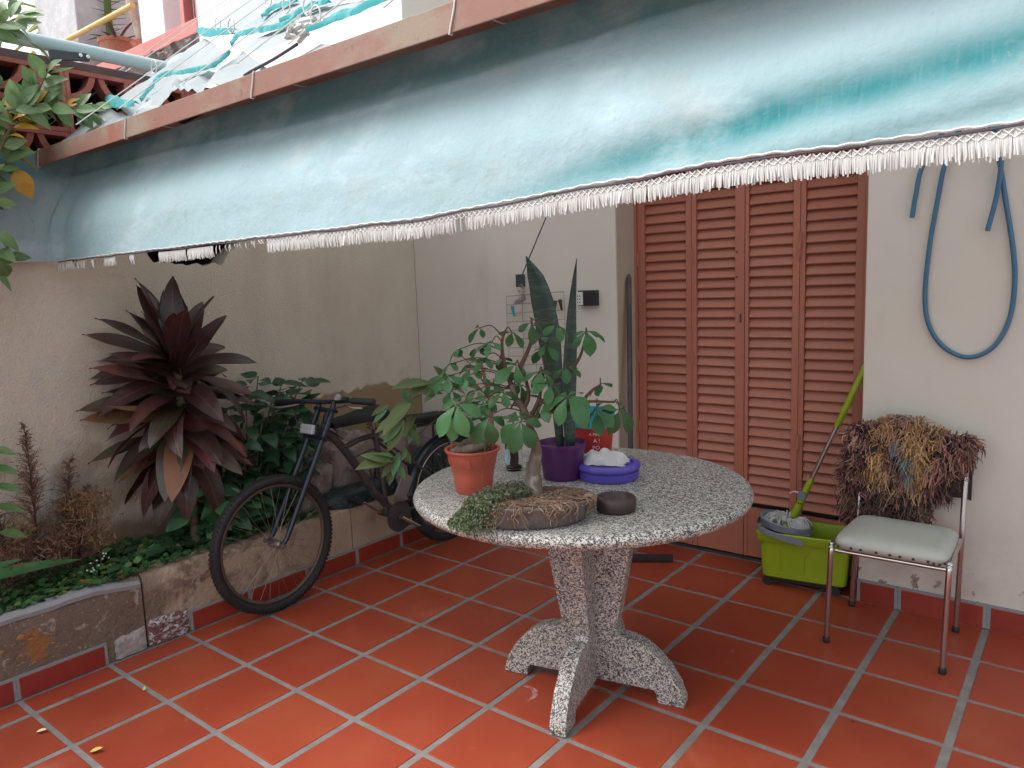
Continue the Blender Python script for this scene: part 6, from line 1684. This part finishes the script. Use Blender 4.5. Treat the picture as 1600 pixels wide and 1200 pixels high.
# drive
b = MB(); cc = Vector((BX + .055, .465, .265)); b.tube([cc, cc + Vector((.008, 0, 0))], .082, 32); b.build('chainring', M['bframe'], bi, smooth=True, sharp=40)
b = MB(); b.tube([cc - Vector((.15, 0, 0)), cc + Vector((.02, 0, 0))], .018, 12); b.build('bottom_bracket', M['bframe'], bi, smooth=True, sharp=50)
for s_, d in ((1, Vector((0, .130, -.090))), (-1, Vector((0, -.130, .090)))):
    c0 = Vector((BX + s_ * .078, .465, .265))
    b = MB(); b.tube([c0, c0 + d], [.011, .008], 10); cr = b.build('crank', M['bright'], bi, smooth=True, sharp=50)
    b = MB(); b.obox(c0 + d + Vector((s_ * .05, 0, 0)), (.085, .06, .018)); b.build('pedal', M['rubber'], cr, bevel=.004)
b = MB(); b.tube([(BX + .06, .43, .335), (BX + .06, .86, .345)], .004, 6); b.tube([(BX + .06, .48, .19), (BX + .06, .86, .275)], .004, 6); b.build('chain', M['rubber'], bi)
M['flap'] = mat('grey_rubber_flap', (.16, .14, .145), .6)
b = MB(); b.obox((BX + .07, .50, .425), (.012, .085, .13), Matrix.Rotation(radians(-32), 3, 'X')); b.build('chain_guard', M['flap'], bi, bevel=.0058, segs=3)
b = MB(); b.tube(bez([(BX + .03, .22, .64), (BX + .05, .33, .66), (BX + .06, .38, .60), (BX + .04, .30, .56), (BX + .03, .34, .48)], 6), .004, 6); b.build('lock_cable', M['rubber'], bi, smooth=True)

# ------------------------------------------------------------------ fallen leaves
M['fallen'] = mat('fallen_yellow_leaf', (.50, .36, .10), .6)
M['fallenp'] = mat('fallen_pale_leaf', (.62, .54, .32), .6)
M['fallenb'] = mat('fallen_brown_leaf', (.06, .03, .02), .7)
for (x, y, a, L_, m_, lb_) in [(-1.843, -1.346, .6, .042, 'fallenp', 'pale cream fallen leaf lying on the tile at the lower left'), (-1.564, -1.287, .8, .046, 'fallen', 'yellow brown fallen leaf on the grout line at the bottom left'), (-1.798, -.997, 2.6, .024, 'fallen', 'small yellow fallen leaf beside the grout line near the planter'),
                               (-2.002, -1.176, .3, .022, 'fallenb', 'dark brown leaf scrap on the tile near the red skirting'), (.398, .286, 2.1, .016, 'fallenb', 'tiny dark leaf scrap on the tile in front of the chair')]:
    me = leaf_me(M[m_], L_, L_ * .42, k=6, fold=.5, curl=-.5)
    o = bpy.data.objects.new('fallen_leaf', me); col.objects.link(o); o.matrix_world = frame_m((x, y, .004), (cos(a), sin(a), .03), (.1, -.1, 1))
    tag(o, lb_, 'leaf', 'fallen leaves on the floor')

M['scuff'] = mat('chalky_scuff', (.40, .22, .19), .8, layers=[dict(scale=50, lo=.4, hi=.6, col=(.33, .09, .06))])
b = MB(); vs = []
for i in range(15):
    a = radians(-70 + 150 * i / 14); w_ = .016 * sin(pi * i / 14) ** .7 + .001
    c_ = Vector((-.615, -.195, .0012)); u_ = Vector((cos(a + .7), sin(a + .7), 0))
    vs += [c_ + u_ * (.052 - w_ * .6 + .003 * nz(i, 2)), c_ + u_ * (.052 + w_ * .6 + .003 * nz(i, 5))]
b.add(vs, [(2 * i, 2 * i + 1, 2 * i + 3, 2 * i + 2) for i in range(14)]); b.build('scuff_mark', M['scuff'], floor)
